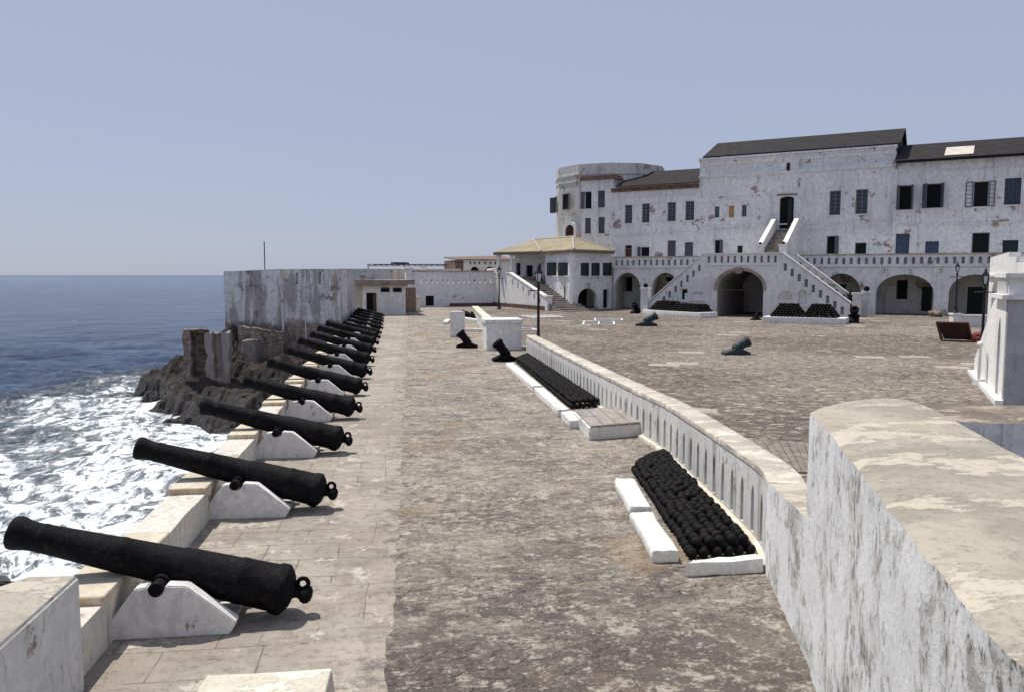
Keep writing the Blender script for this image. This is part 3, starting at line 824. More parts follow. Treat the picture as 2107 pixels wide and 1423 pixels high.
# ================================================================== SHOT BEDS
SHOT_R = .07
bm = B(); bmesh.ops.create_icosphere(bm, subdivisions=3, radius=SHOT_R); shot_me = mesh_from(bm, 'cannonball'); shot_me.materials.append(MAT['shot'])
for p in shot_me.polygons: p.use_smooth = True
nshot = 0
def shot(p, label, group):
    global nshot
    o = bpy.data.objects.new('cannonball', shot_me); C.objects.link(o); o.location = p
    o.rotation_euler = (random.random() * 6, random.random() * 6, random.random() * 6)
    tag(o, label, 'cannonball', group); nshot += 1
nl, nr, fl_, fr = G(1414, 1153), G(1560, 1143), G(1302, 972), G(1368, 940)
far_balls = []
def bed(nl, nr, fl_, fr, rows, layers, put):
    J = lambda k: random.uniform(-k, k)
    for r_ in range(rows):
        v = (r_ + .5) / rows; v2 = (r_ + 1) / rows
        a, b = nl.lerp(fl_, v), nr.lerp(fr, v); nc = max(2, int((b - a).length / (SHOT_R * 2.02)))
        for c_ in range(nc):
            if 2 <= c_ <= nc - 3 and 2 <= r_ <= rows - 2: continue          # covered by the course above
            p = a.lerp(b, (c_ + .5) / nc) + Vector((J(.012), J(.012), 0)); p.z = SHOT_R + J(.004); put(p)
        if r_ < rows - 1:                                # the upper course, nested between the shot below
            a, b = nl.lerp(fl_, v2), nr.lerp(fr, v2)
            for c_ in range(nc - 1):
                if random.random() < .035: continue
                p = a.lerp(b, (c_ + 1.0) / nc) + Vector((J(.024), J(.024), 0)); p.z = SHOT_R * 2.4 + J(.010) + .022 * math.sin(math.pi * (c_ + 1) / nc); put(p)
bed(nl, nr, fl_, fr, int(((nl + nr) / 2 - (fl_ + fr) / 2).length / (SHOT_R * 2.02)), 2,
    lambda p: shot(p, 'black iron cannonball in the shot bed nearest the big parapet', 'cannonballs in the near shot bed'))
n1 = nshot
nl2, nr2, fl2, fr2 = G(1172, 842), G(1243, 838), G(1062, 745), G(1085, 735)
tmp = []
bed(nl2, nr2, fl2, fr2, int(((nl2 + nr2) / 2 - (fl2 + fr2) / 2).length / (SHOT_R * 2.02)), 2, tmp.append)
tmp.sort(key=lambda p: (p - CAM).length - p.z * 4)
for i, p in enumerate(tmp):
    if nshot < 298: shot(p, 'black iron cannonball in the long shot bed, at its end beside the plank bench', 'cannonballs near the plank bench')
    else: far_balls.append((p, SHOT_R))

def slab(P, hgt, lean=0.0, w=.26, mat='white', bev=.05):
    a, b = Vector(P[0]), Vector(P[1]); u = (b - a).normalized(); n = Vector((-u.y, u.x, 0))
    bm = B()
    q = [a - n * w / 2, b - n * w / 2, b + n * w / 2, a + n * w / 2]
    hexa(bm, q, [p + Vector((0, 0, hgt)) for p in q])
    bevel(bm, bev, 2); roughen(bm, 4, .018, 6, a.x)
    return bm
eb = lambda x, y: G(x, y, .17)
for lab, p, q in (('rounded white edging block at the far corner of the near shot bed', eb(1284, 982), eb(1318, 1040)),
                  ('rounded white edging block along the near corner of the near shot bed', eb(1319, 1050), eb(1370, 1130))):
    tag(obj('edging_block', slab((Vector((p.x, p.y, 0)), Vector((q.x, q.y, 0))), .17, w=.33, bev=.05), MAT['kerb'], None, 50), lab, 'edging block', 'edging blocks of the shot beds')
for lab, p, q in (('farthest of the three white edging blocks beside the long shot bed', eb(1048, 747), eb(1106, 795)),
                  ('middle white edging block beside the long shot bed', eb(1109, 798), eb(1160, 843)),
                  ('short white edging block touching the plank bench', eb(1166, 847), eb(1186, 866))):
    tag(obj('edging_block', slab((Vector((p.x, p.y, 0)), Vector((q.x, q.y, 0))), .2, w=.3, bev=.035), MAT['kerb'], None, 50), lab, 'edging block', 'edging blocks of the shot beds')
bm = B(); a, b = G(1408, 1187), G(1572, 1178); c_, d_ = G(1424, 1152, .14), G(1558, 1138, .14)
hexa(bm, [a, b, Vector((d_.x, d_.y, 0)), Vector((c_.x, c_.y, 0))], [a.lerp(c_, .12) + Vector((0, 0, .15)), b.lerp(d_, .12) + Vector((0, 0, .15)), Vector((d_.x, d_.y, .15)), Vector((c_.x, c_.y, .15))])
bevel(bm, .02, 2); roughen(bm, 4, .02, 6)
tag(obj('kerb_block', bm, MAT['kerb'], None, 50), 'white kerb closing the near end of the near shot bed', 'kerb')
# bench of planks
FL, FR, BLt = G(1212, 905), G(1322, 896), G(1180, 843, .3)
u = FR - FL; v = Vector((BLt.x, BLt.y, 0)) - FL
bn = thing('plank_bench', 'low white masonry bench topped with four grey planks', 'bench', FL)
bm = B(); hexa(bm, [FL, FR, FR + v, FL + v], [p + Vector((0, 0, .27)) for p in (FL, FR, FR + v, FL + v)]); bevel(bm, .012, 2); roughen(bm, 4, .006, 5)
obj('base', bm, MAT['mount'], bn)
for k in range(4):
    bm = B(); s0, s1 = .03 + k * .245, .03 + (k + 1) * .245 - .012
    q = [FL + u * s0 - v * .005, FL + u * s1 - v * .005, FL + u * s1 + v * (1.0 + .01 * (k % 2)), FL + u * s0 + v * (1.0)]
    e = .004 * k
    hexa(bm, [p + Vector((0, 0, .272)) for p in q], [p + Vector((0, 0, .31 + e)) for p in q]); bevel(bm, .005, 1)
    obj('plank', bm, MAT['greywood'], bn)

# planked hatch in the courtyard
q = [G(1534, 905), G(1690, 915), G(1700, 976), G(1592, 972)]
bm = B()
for k in range(9):
    a0, a1 = k / 9, (k + 1) / 9 - .012
    pts = [q[0].lerp(q[1], a0), q[0].lerp(q[1], a1), q[3].lerp(q[2], a1), q[3].lerp(q[2], a0)]
    z = .035 + .004 * (k % 3)
    hexa(bm, [p + Vector((0, 0, .0)) for p in pts], [p + Vector((0, 0, z)) for p in pts])
tag(obj('plank_hatch', bm, MAT['plankdeck']), 'grey planked hatch lying on the courtyard behind the low wall', 'hatch')

# ================================================================== MORTARS
def make_mortar(name, mat, kind, tilt=50, long=1.0):
    t = thing(name, 'x', 'mortar')
    bm = B()
    prism(bm, [Vector((x, -.3, z)) for x, z in ((-.62, 0), (.62 * long, 0), (.62 * long, .12), (.40 * long, .20), (.15, .34), (-.15, .34), (-.40, .20), (-.62, .14))], Vector((0, .6, 0)))
    bevel(bm, .02, 2); roughen(bm, 1, .012, 5); obj('bed', bm, mat, t, 40)
    bm = B()
    M = Matrix.Translation((-.02, 0, .40)) @ Matrix.Rotation(R(tilt), 4, 'Y')
    prof = [(.30, .001), (.28, .14), (.18, .21), (-.02, .215), (-.05, .23), (-.10, .23), (-.13, .215), (-.46, .235), (-.49, .275), (-.56, .285), (-.62, .285), (-.66, .26), (-.66, .175), (-.40, .16), (-.40, .001)]
    lathe(bm, prof, 28, M); obj('barrel', bm, mat, t, 35)
    for s in (-1, 1):
        bm = B(); tube(bm, (0, s * .18, .43), (0, s * .36, .43), .085, 16); obj('trunnion', bm, mat, t, 35)
    return t
mor = make_mortar('mortar', MAT['iron'], 0); bro = make_mortar('mortar', MAT['bronze'], 1, 27, 1.25)
def put(src, first, px, py, lab, rz, sc):
    p = G(px, py); p.z = .005
    o = src if first else dup(src, p, rz)
    o.location = p; o.rotation_euler = (0, 0, rz); o.scale = (sc,) * 3; o['label'] = lab; o['group'] = 'mortars around the courtyard'
put(mor, True, 961, 715, 'squat black mortar on the terrace in front of the tall white pier', R(-10), .82)
put(mor, False, 1040, 742, 'squat black mortar at the far end of the long shot bed', R(5), .85)
put(mor, False, 1310, 645, 'black mortar at the left end of the left shot plinth', R(40), 1.0)
put(mor, False, 1459, 652, 'black mortar between the left shot plinth and the archway', R(30), .95)
put(mor, False, 1555, 659, 'black mortar at the right side of the archway', R(200), .65)
put(mor, False, 1757, 664, 'black mortar at the right end of the right shot plinth beside the fluted pillars', R(60), 1.15)
put(bro, True, 1332, 671, 'greenish mortar on the courtyard in front of the left shot plinth', R(172), 1.05)
put(bro, False, 1517, 729, 'greenish mortar standing alone in the middle of the courtyard', R(176), .85)

# ================================================================== CASTLE
_r = ray(-1900, 566); FU = -Vector((_r.x, _r.y, 0)).normalized()
pA = G(1700, 645); FA = Frame(pA, FU)              # arcade front
FB = FA.back(-4.6)                                 # upper storeys, set back behind the walkway
pC = G(1475, 651); FC = Frame(pC, FU)              # gate block with the double stair
def prect(f, x0, y0, x1, y1, d=0.0):
    ym, xm = (y0 + y1) / 2, (x0 + x1) / 2
    return f.px(x0, ym, d)[0], f.px(x1, ym, d)[0], f.px(xm, y1, d)[1], f.px(xm, y0, d)[1]
def parch(f, x0, y0, x1, y1, ysp, d=0.0):
    s0, s1, z0, z1 = prect(f, x0, y0, x1, y1, d)
    return arch(s0, s1, z0, f.px((x0 + x1) / 2, ysp, d)[1], z1)
def panes(f, r, d, nx, ny, parent, glass='glass', frame='frame', fw=.09, mw=.045, nm='window'):
    s0, s1, z0, z1 = r
    bm = B(); e = .03
    for a, b, c, g_ in ((s0 - e, s1 + e, z1 - fw, z1 + e), (s0 - e, s1 + e, z0 - e, z0 + fw), (s0 - e, s0 + fw, z0 + fw, z1 - fw), (s1 - fw, s1 + e, z0 + fw, z1 - fw)):
        fbox(bm, f, a, b, d - .07, d, c, g_)
    for i in range(1, nx):
        s = s0 + (s1 - s0) * i / nx; w = mw * (1.5 if nx == 2 or i * 2 == nx else 1); fbox(bm, f, s - w / 2, s + w / 2, d - .06, d - .01, z0 + fw, z1 - fw)
    for j in range(1, ny):
        z = z0 + (z1 - z0) * j / ny; fbox(bm, f, s0 + fw, s1 - fw, d - .055, d - .015, z - mw / 2, z + mw / 2)
    w_ = obj(nm, bm, MAT[frame], parent)
    bm = B(); fbox(bm, f, s0 - e, s1 + e, d - .12, d - .08, z0 - e, z1 + e); obj('pane', bm, MAT[glass], w_)  # in dark openings this sheet stands for the unlit room
    return w_
def sill(f, r, parent, mat='white', ext=.14, up=0.0):
    s0, s1, z0, z1 = r
    bm = B(); fbox(bm, f, s0 - ext, s1 + ext, .003, .13, z0 - .12, z0 - .005); return obj('sill', bm, MAT[mat], parent)
def boards(f, r, d, parent, mat, nm='shutter', slats=0):
    s0, s1, z0, z1 = r
    bm = B(); e = .02
    m_ = (s0 + s1) / 2
    fbox(bm, f, s0 - e, m_ - .012, d - .06, d, z0 - e, z1 + e); fbox(bm, f, m_ + .012, s1 + e, d - .06, d, z0 - e, z1 + e)
    n = max(6, int((z1 - z0) / .11))
    if slats:
        for a, b in ((s0 + .07, m_ - .07), (m_ + .07, s1 - .07)):
            for k in range(n):
                z = z0 + .08 + (z1 - z0 - .16) * k / n; fbox(bm, f, a, b, d + .002, d + .022, z, z + .05)
    else:
        for z in (z0 + (z1 - z0) * .15, z0 + (z1 - z0) * .5, z0 + (z1 - z0) * .85): fbox(bm, f, s0 + .05, s1 - .05, d + .002, d + .02, z - .06, z + .06)
    return obj(nm, bm, MAT[mat], parent)
def leaf(f, s, z0, z1, w, ang, sgn, parent, mat='shutter'):   # a shutter leaf swung open about its hinge at s
    a = R(ang); u = f.u * (sgn * math.cos(a)) + f.n * math.sin(a); n = u.cross(Vector((0, 0, 1)))
    p = f.pt(s, .02, 0); bm = B()
    q = [p, p + u * w, p + u * w + n * .045, p + n * .045]
    hexa(bm, [x + Vector((0, 0, z0)) for x in q], [x + Vector((0, 0, z1)) for x in q])
    return obj('shutter', bm, MAT[mat], parent)
def opening(f, px4, kind, parent, holes, sl=True, d=-.2):
    r = prect(f, *px4); s0, s1, z0, z1 = r; w = s1 - s0
    holes.append(rect(*r))
    if kind == 'glass': o = panes(f, r, d, 2 if w < 1.25 else 4, 6, parent)
    elif kind == 'glassblue': o = panes(f, r, d, 4, 6, parent, 'glass', 'bluedoor', .12, .07)
    elif kind == 'shut': o = boards(f, r, d + .06, parent, 'shutter', slats=1)
    elif kind == 'blue': o = boards(f, r, d, parent, 'bluedoor', 'door')
    elif kind == 'green': o = boards(f, r, d, parent, 'greendoor', 'door')
    elif kind == 'tan': o = boards(f, r, d + .1, parent, 'tanboard')
    elif kind == 'brown': o = boards(f, (s0, s1, z0, z0 + (z1 - z0) * .68), d, parent, 'brownboard', 'door'); panes(f, (s0, s1, z0 + (z1 - z0) * .72, z1), d, 1, 1, parent, 'dark', 'frame', .04)
    else:
        o = panes(f, r, d, 1, 1, parent, 'dark', 'frame', .07)
        if kind == 'openL': leaf(f, s0, z0, z1, w * .48, 70, -1, o)
        if kind == 'open2': leaf(f, s0 + .05, z0, z1, w * .48, 62, 1, o); leaf(f, s1, z0, z1, w * .48, 75, 1, o)
        if kind == 'openR': leaf(f, s1 - .03, z0, z1, w * .46, 60, -1, o)
        if kind == 'sash':
            for s, sg in ((s0, -1), (s1, 1)):
                a0, a1 = (s - .62, s - .03) if sg < 0 else (s + .03, s + .5)
                bm = B()
                for a, b, c, g_ in ((a0, a1, z0, z0 + .07), (a0, a1, z1 - .07, z1), (a0, a0 + .07, z0 + .07, z1 - .07), (a1 - .07, a1, z0 + .07, z1 - .07)): fbox(bm, f, a, b, .03, .075, c, g_)
                for j in range(1, 6):
                    z = z0 + (z1 - z0) * j / 6; fbox(bm, f, a0 + .07, a1 - .07, .035, .07, z - .022, z + .022)
                obj('sash', bm, MAT['shutter'], o)
    if sl: sill(f, r, o)
    return o
def band(f, s0, s1, z, h, dep, parent, mat='facade', nm='string_course'):
    bm = B(); fbox(bm, f, s0, s1, .003, dep, z - h / 2, z + h / 2); return obj(nm, bm, MAT[mat], parent)
def gable(bm, f, s0, s1, ze, zr, d0, d1, th=.14):       # lean-to pitch from eave up to ridge
    n = 10
    a = [f.pt(s0, d0, ze), f.pt(s1, d0, ze), f.pt(s1, d1, zr), f.pt(s0, d1, zr)]
    hexa(bm, a, [p + Vector((0, 0, th)) for p in a])

# --- left wing
sL0, sL1 = FB.px(1262, 450)[0], FB.px(1438, 450)[0]
zE = (FB.px(1263, 388)[1] + FB.px(1435, 371)[1]) / 2
wing = thing('castle_wing', 'two storey whitewashed castle wing with dark slate roof, left of the taller middle block', 'castle wing', FB.pt((sL0 + sL1) / 2, 0, 0))
H_ = []
for q in ((1285.3, 422, 1300.7, 460), (1320.4, 419, 1336.4, 458.5), (1373, 416.4, 1390.4, 455.7), (1409.8, 413.9, 1428.3, 453.8)): opening(FB, q, 'glass', wing, H_)
opening(FB, (1285.8, 505, 1300, 529), 'brown', wing, H_, False); opening(FB, (1318, 508.6, 1336, 528), 'openL', wing, H_, False)
opening(FB, (1373.5, 495, 1390, 528), 'shut', wing, H_, False); opening(FB, (1408.6, 498.7, 1425.8, 528), 'shut', wing, H_, False)
bm = B(); plate(bm, FB, rect(sL0, sL1, 0, zE), H_); obj('wall', bm, MAT['facade'], wing)
bm = B(); fbox(bm, FB, sL0 + .03, sL1 - .03, -11, -.36, 0, zE - .03); obj('back_wall', bm, MAT['facade'], wing)
zs = FB.px(1350, 481)[1]; band(FB, sL0, sL1, zs, .16, .09, wing); band(FB, sL0, sL1, FB.px(1350, 404)[1], .10, .06, wing)
bm = B(); fbox(bm, FB, sL0 - .2, sL1 - .02, .004, .32, zE - .42, zE - .22); fbox(bm, FB, sL0 - .2, sL1 - .02, .004, .2, zE - .62, zE - .43); obj('cornice', bm, MAT['eave'], wing)
bm = B(); zR = FB.px(1360, 354, -4.5)[1]
gable(bm, FB, sL0 + .5, sL1 - .02, zE - .2, zR, .55, -4.8); gable(bm, FB, sL0 + .5, sL1 - .02, zE - .2, zR, -11.2, -4.8)
obj('roof', bm, MAT['slate'], wing)
bm = B(); fbox(bm, FB, sL0 + .5, sL1 - .03, .47, .58, zE - .27, zE - .12); obj('gutter', bm, MAT['eave'], wing)

# --- round tower on the far left with a flat bay beside it
sT0 = FB.px(1196, 450)[0]; zT = FB.px(1225, 371)[1]
tw = thing('round_tower', 'big round whitewashed corner tower with grey parapet at the left end of the castle', 'tower', FB.pt(sT0 - 1, -5, 0))
H_ = []
o = opening(FB, (1203, 394.5, 1217, 430), 'dark', tw, H_); r_ = prect(FB, 1203, 394.5, 1217, 430); leaf(FB, r_[0], r_[2], r_[3], .45, 20, -1, o)
opening(FB, (1230, 392.5, 1244.5, 427.6), 'shut', tw, H_); opening(FB, (1203.5, 449, 1215.6, 481), 'shut', tw, H_); opening(FB, (1231, 447, 1244, 480.5), 'shut', tw, H_)
bm = B(); plate(bm, FB, rect(sT0, sL0 - .003, 0, zT), H_); obj('bay_wall', bm, MAT['sooty_shade2'] if 'sooty_shade2' in MAT else MAT['facade'], tw)
bm = B(); fbox(bm, FB, sT0 + .03, sL0 - .02, -6, -.36, 0, zT - .03); obj('bay_core', bm, MAT['facade'], tw)
bm = B(); fbox(bm, FB, sT0 - .1, sL0 + .5, -6, .30, zT - .001, zT + .22); fbox(bm, FB, sT0 - .05, sL0 + .3, -5.9, .16, zT + .221, zT + .45); obj('cornice', bm, MAT['eave'], tw)
depT = (FB.pt(sT0, 0, 0) - CAM).dot(_fw)
RT = 7.3; zc = depT + 5.2
cT = D(1253, 566, zc); cT.z = 0
zTop = D(1142, 353, zc).z; zc1 = D(1142, 374, zc).z; zc2 = D(1142, 386, zc).z
edge_l = D(1142, 450, zc); RT = (Vector((edge_l.x, edge_l.y, 0)) - cT).length
bm = B(); vlathe(bm, [(0, RT), (zc2 - .1, RT), (zc2, RT + .08), (zc2 + .2, RT + .08), (zc2 + .25, RT), (zc1 - .1, RT), (zc1, RT + .12), (zc1 + .22, RT + .12), (zc1 + .26, RT + .02), (zTop, RT + .02), (zTop + .02, RT - .5), (zc1 + .3, RT - .55), (zc1 + .28, .01)], cT, 11, math.atan2(-(CAM - cT).x, (CAM - cT).y))
obj('drum', bm, MAT['sooty_shade'], tw, 25)
def tower_frame(px):
    best = None
    for k in range(3600):
        a = 2 * math.pi * k / 3600; p = cT + Vector((math.cos(a), math.sin(a), 0)) * RT
        nrm_ = Vector((math.cos(a), math.sin(a), 0))
        if nrm_.dot(CAM - p) <= 0: continue
        v = p - CAM; x = 1053.5 + F_PX * v.dot(_rt) / v.dot(_fw)
        if best is None or abs(x - px) < best[0]: best = (abs(x - px), p, nrm_)
    _, p, n_ = best
    f = Frame(p, Vector((n_.y, -n_.x, 0)));
    if f.u.dot(_rt) < 0: f.u = -f.u
    f.n = n_; return f
f = tower_frame(1166); q = prect(f, 1159, 399, 1172, 432); w_ = panes(f, q, .13, 1, 1, tw, 'dark', 'frame', .08); leaf(f, q[1], q[2], q[3], .5, 40, 1, w_)
f = tower_frame(1144); q = prect(f, 1140.5, 406, 1146, 438); w_ = panes(f, q, .10, 1, 1, tw, 'dark', 'frame', .06); leaf(f, q[0], q[2], q[3], .5, 80, -1, w_)
f = tower_frame(1175); q = prect(f, 1166, 463, 1184, 494); bm = B(); plate(bm, f, arch(q[0] - .5, q[1] + .35, q[2], q[3] - .5, q[3] + .35), [arch(q[0], q[1], q[2] + .01, q[3] - .6, q[3])], .3, -.2); obj('arch_surround', bm, MAT['facade'], tw)
panes(f, (q[0] - .05, q[1] + .05, q[2], q[3]), .1, 4, 5, tw, 'dark', 'brownboard', .06, .08)
bm = B(); p = D(1310, 345, zc + 3); vlathe(bm, [(p.z - 1.2, .16), (p.z + .1, .16)], (p.x, p.y, 0), 8); obj('pipe', bm, MAT['white'], tw)

# --- middle block
sM0, sM1 = sL1, FB.px(1838, 420)[0]
zM = (FB.px(1442, 337)[1] + FB.px(1846, 296)[1]) / 2; zMb = (FB.px(1440, 368)[1] + FB.px(1829, 337)[1]) / 2
mid_ = thing('castle_hall', 'tallest middle block of the white castle with panelled parapet and upper stair door', 'castle hall', FB.pt((sM0 + sM1) / 2, 0, 0))
H_ = []
opening(FB, (1470, 425, 1480, 448), 'glass', mid_, H_, False); opening(FB, (1499.4, 423.7, 1510.4, 448), 'tan', mid_, H_, False); opening(FB, (1526, 422, 1536, 446), 'glass', mid_, H_, False)
r = prect(FB, 1604, 404.6, 1633, 473); H_.append(arch(r[0], r[1], r[2], r[3] - .25, r[3])); o = panes(FB, r, -.22, 1, 1, mid_, 'dark', 'greendoor', .1, nm='doorway'); leaf(FB.back(-.05), r[1] - .15, r[2], r[3] - .3, .6, 65, -1, o, 'greendoor')
bm = B(); fbox(bm, FB, r[0] - .3, r[1] + .3, .004, .12, r[3] + .12, r[3] + .24); obj('door_hood', bm, MAT['eave'], mid_)
opening(FB, (1470.5, 494, 1487.3, 522.6), 'openR', mid_, H_, False); opening(FB, (1517, 506, 1528, 522), 'green', mid_, H_, False)
opening(FB, (1706.4, 393, 1729.8, 443), 'glass', mid_, H_); opening(FB, (1760.7, 389.7, 1785.4, 440.5), 'glass', mid_, H_)
opening(FB, (1700.8, 486, 1725.8, 523), 'openR', mid_, H_, False); opening(FB, (1759, 499.6, 1782.6, 523), 'dark', mid_, H_, False)
r = prect(FB, 1617.4, 334, 1625.8, 354); H_.append(arch(r[0], r[1], r[2], r[3] - .3, r[3])); panes(FB, r, -.25, 1, 1, mid_, 'brownboard', 'frame', .02)
# sunk panels of the parapet
np_ = 30; pan = []
for k in range(np_):
    a = sM0 + (sM1 - sM0) * (k + .5) / np_
    if abs(a - (r[0] + r[1]) / 2) < .75: continue
    pan.append(rect(a - .24, a + .24, zMb + .32, zM - .55))
bm = B(); plate(bm, FB, rect(sM0, sM1, 0, zM), H_ + pan); obj('wall', bm, MAT['facade'], mid_)
bm = B(); fbox(bm, FB, sM0 + .2, sM1 - .2, -.09, -.07, zMb + .25, zM - .45) if False else None
for q in pan:
    bm_ = B(); fbox(bm_, FB, q[0][0] - .05, q[1][0] + .05, -.2, -.10, q[0][1] - .05, q[2][1] + .05); obj('parapet_panel', bm_, MAT['facade'], mid_)
bm.free()
bm = B(); fbox(bm, FB, sM0 + .03, sM1 - .03, -13, -.36, 0, zM - .03); obj('back_wall', bm, MAT['facade'], mid_)
bm = B(); fbox(bm, FB, sM0 - .12, sM1 + .15, -.5, .24, zM - .001, zM + .2); fbox(bm, FB, sM0 - .08, sM1 + .1, .003, .15, zM - .17, zM - .02); fbox(bm, FB, sM0 - .08, sM1 + .1, .003, .17, zMb - .12, zMb + .06); obj('cornice', bm, MAT['facade'], mid_)
for y in (481, 470):
    band(FB, sM0 + .02, sM1, FB.px(1440, y)[1] * .5 + FB.px(1810, y - 18)[1] * .5, .13, .09, mid_)
# arched moulding over the three small windows
q = prect(FB, 1469, 414, 1538, 470); bm = B()
plate(bm, FB, arch(q[0] - .35, q[1] + .35, q[2], q[3] - 1.0, q[3] + .3, 24), [arch(q[0] - .22, q[1] + .22, q[2] + .01, q[3] - 1.0, q[3] + .17, 24)], .09, .003); obj('arch_moulding', bm, MAT['facade'], mid_)
bm = B(); zE2 = zM + .2; dR = -6.5; zR = FB.px(1858, 268, dR)[1]; zRl = zR
sa, sb = sM0 + .3, sM1 + .1; sr0 = FB.px(1476, 315, dR)[0]
th = Vector((0, 0, .16))
def tri_roof(bm, pts):
    a = [bm.verts.new(p) for p in pts]; b = [bm.verts.new(p + th) for p in pts]
    bm.faces.new(a[::-1]); bm.faces.new(b)
    for i in range(len(pts)): j = (i + 1) % len(pts); bm.faces.new((a[i], a[j], b[j], b[i]))
e0, e1, e2, e3 = FB.pt(sa, .1, zE2), FB.pt(sb + .3, .1, zE2), FB.pt(sb + .3, -13.1, zE2), FB.pt(sa, -13.1, zE2)
k0, k1 = FB.pt(sr0, dR, zR), FB.pt(sb + .3, dR, zR)
tri_roof(bm, [e0, e1, k1, k0]); tri_roof(bm, [e2, e3, k0, k1]); tri_roof(bm, [e3, e0, k0])
obj('roof', bm, MAT['slate'], mid_)
bm = B(); prism(bm, [FB.pt(sb - .02, 0, zM - .05), FB.pt(sb - .02, -13, zM - .05), FB.pt(sb - .02, dR, zR - .02)], FB.u * -.3); obj('gable_wall', bm, MAT['slate'], mid_)

# --- right wing
sR0, sR1 = sM1, FB.px(2420, 420)[0]
zRE = (FB.px(1842, 336)[1] + FB.px(2107, 311)[1]) / 2
rw = thing('castle_wing', 'castle wing with dark roof, one pale roof patch and blue lower doors', 'castle wing', FB.pt((sR0 + sR1) / 2, 0, 0))
H_ = []
for q, k in (((1843.6, 382, 1875.6, 432), 'open2'), ((1897.6, 378.4, 1937.5, 428.5), 'open2'), ((2003, 373.7, 2034, 425.7), 'sash'), ((2066.8, 366.6, 2101, 421.5), 'glassblue'), ((2135, 362, 2170, 418), 'glass'),
             ((2240, 350, 2275, 410), 'glass')): opening(FB, q, k, rw, H_)
for q, k in (((1842.8, 481, 1870.9, 523.5), 'blue'), ((1903.5, 496.8, 1931.6, 523.5), 'blue'), ((1999.6, 479, 2036, 523), 'dark'), ((2063, 494.5, 2095, 526), 'green'), ((2150, 480, 2185, 524), 'dark')): opening(FB, q, k, rw, H_, False)
bm = B(); plate(bm, FB, rect(sR0 + .003, sR1, 0, zRE), H_); obj('wall', bm, MAT['facade'], rw)
bm = B(); fbox(bm, FB, sR0 + .03, sR1 - .03, -12, -.36, 0, zRE - .03); obj('back_wall', bm, MAT['facade'], rw)
band(FB, sR0 + .01, sR1, FB.px(1840, 464)[1] * .5 + FB.px(2080, 458)[1] * .5, .12, .09, rw); band(FB, sR0 + .01, sR1, FB.px(1950, 352)[1], .10, .07, rw)
bm = B(); fbox(bm, FB, sR0 - .002 + .3, sR1, .003, .12, 0, 0.01) if False else None
fbox(bm, FB, sR0 + .02, sR0 + .25, .003, .12, 4.5, zRE - .6); obj('pilaster', bm, MAT['facade'], rw)
bm = B(); zRR = FB.px(1990, 293, -5.5)[1]
gable(bm, FB, sR0 + .16, sR1 + .3, zRE - .2, zRR, .7, -5.6); gable(bm, FB, sR0 + .16, sR1 + .3, zRE - .2, zRR, -12.4, -5.6); obj('roof', bm, MAT['slate'], rw)
bm = B(); fbox(bm, FB, sR0 + .16, sR1 + .3, .60, .74, zRE - .3, zRE - .12); obj('gutter', bm, MAT['dark'], rw)
bm = B()
tz = lambda d: zRE - .2 + .14 + (zRR - zRE + .2) * (.7 - d) / 6.3
sa_, sb_ = FB.px(1943, 319, .0)[0], FB.px(2003, 315, .0)[0]
pts = [FB.pt(sa_, .1, tz(.1) + .03), FB.pt(sb_, .1, tz(.1) + .03), FB.pt(sb_ + .1, -3.0, tz(-3.0) + .03), FB.pt(sa_ + .1, -3.0, tz(-3.0) + .03)]
prism(bm, pts, Vector((0, 0, .05))); obj('roof_patch', bm, MAT['skylight'], rw)

# --- arcade with balustrade: the walkway in front of the upper storeys
zW0 = (FA.px(1280, 549.5)[1] + FA.px(1990, 551)[1]) / 2; zW1 = zW0 + 1.12
ar = thing('arcade', 'whitewashed ground floor arcade carrying the pierced balustrade along the castle front', 'arcade', FA.pt(0, 0, 0))
sA0, sA1 = FA.px(1262, 600)[0], FA.px(2330, 600)[0]
bays = [parch(FA, 1262.5, 561.4, 1318, 634, 597), parch(FA, 1340, 561.4, 1397, 637, 597), parch(FA, 1690, 563, 1771, 645, 603), parch(FA, 1802, 565, 1921, 648, 603), parch(FA, 1952, 565, 2062, 652, 603), parch(FA, 2110, 565, 2240, 655, 603)]
arches = []
for q in bays:
    q = [(s, max(z, .004)) if i > 1 else (s, .0) for i, (s, z) in enumerate(q)]
    arches.append(q)
outer = [(sA0, 0)]
for q in arches: outer += [q[0]] + [q[0]][:0] + q[2:][::-1] + [q[1]]
outer += [(sA1, 0), (sA1, zW0 - .02), (sA0, zW0 - .02)]
# drop doubles
oo = []
for p in outer:
    if not oo or math.dist(oo[-1], p) > 1e-4: oo.append(p)
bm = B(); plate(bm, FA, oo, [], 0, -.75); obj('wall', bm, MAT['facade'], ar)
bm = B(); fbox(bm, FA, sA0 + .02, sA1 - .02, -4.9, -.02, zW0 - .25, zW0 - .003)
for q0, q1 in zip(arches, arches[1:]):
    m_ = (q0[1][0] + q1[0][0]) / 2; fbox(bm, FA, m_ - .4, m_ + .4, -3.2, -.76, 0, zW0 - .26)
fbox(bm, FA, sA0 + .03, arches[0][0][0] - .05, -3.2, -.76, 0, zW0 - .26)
obj('vault', bm, MAT['sooty_shade'], ar)  # darker colour stands for the shade under the arcade
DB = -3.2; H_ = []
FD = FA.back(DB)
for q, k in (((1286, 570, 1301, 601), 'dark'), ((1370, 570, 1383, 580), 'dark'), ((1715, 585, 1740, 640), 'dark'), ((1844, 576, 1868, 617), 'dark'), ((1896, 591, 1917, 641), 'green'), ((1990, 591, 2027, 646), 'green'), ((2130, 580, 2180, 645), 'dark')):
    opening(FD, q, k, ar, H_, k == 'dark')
bm = B(); plate(bm, FD, rect(sA0, sA1, -.02, zW0 - .26), H_, 0, -.5); obj('inner_wall', bm, MAT['sooty_shade'], ar)  # darkened in colour as well, for shade behind the arches
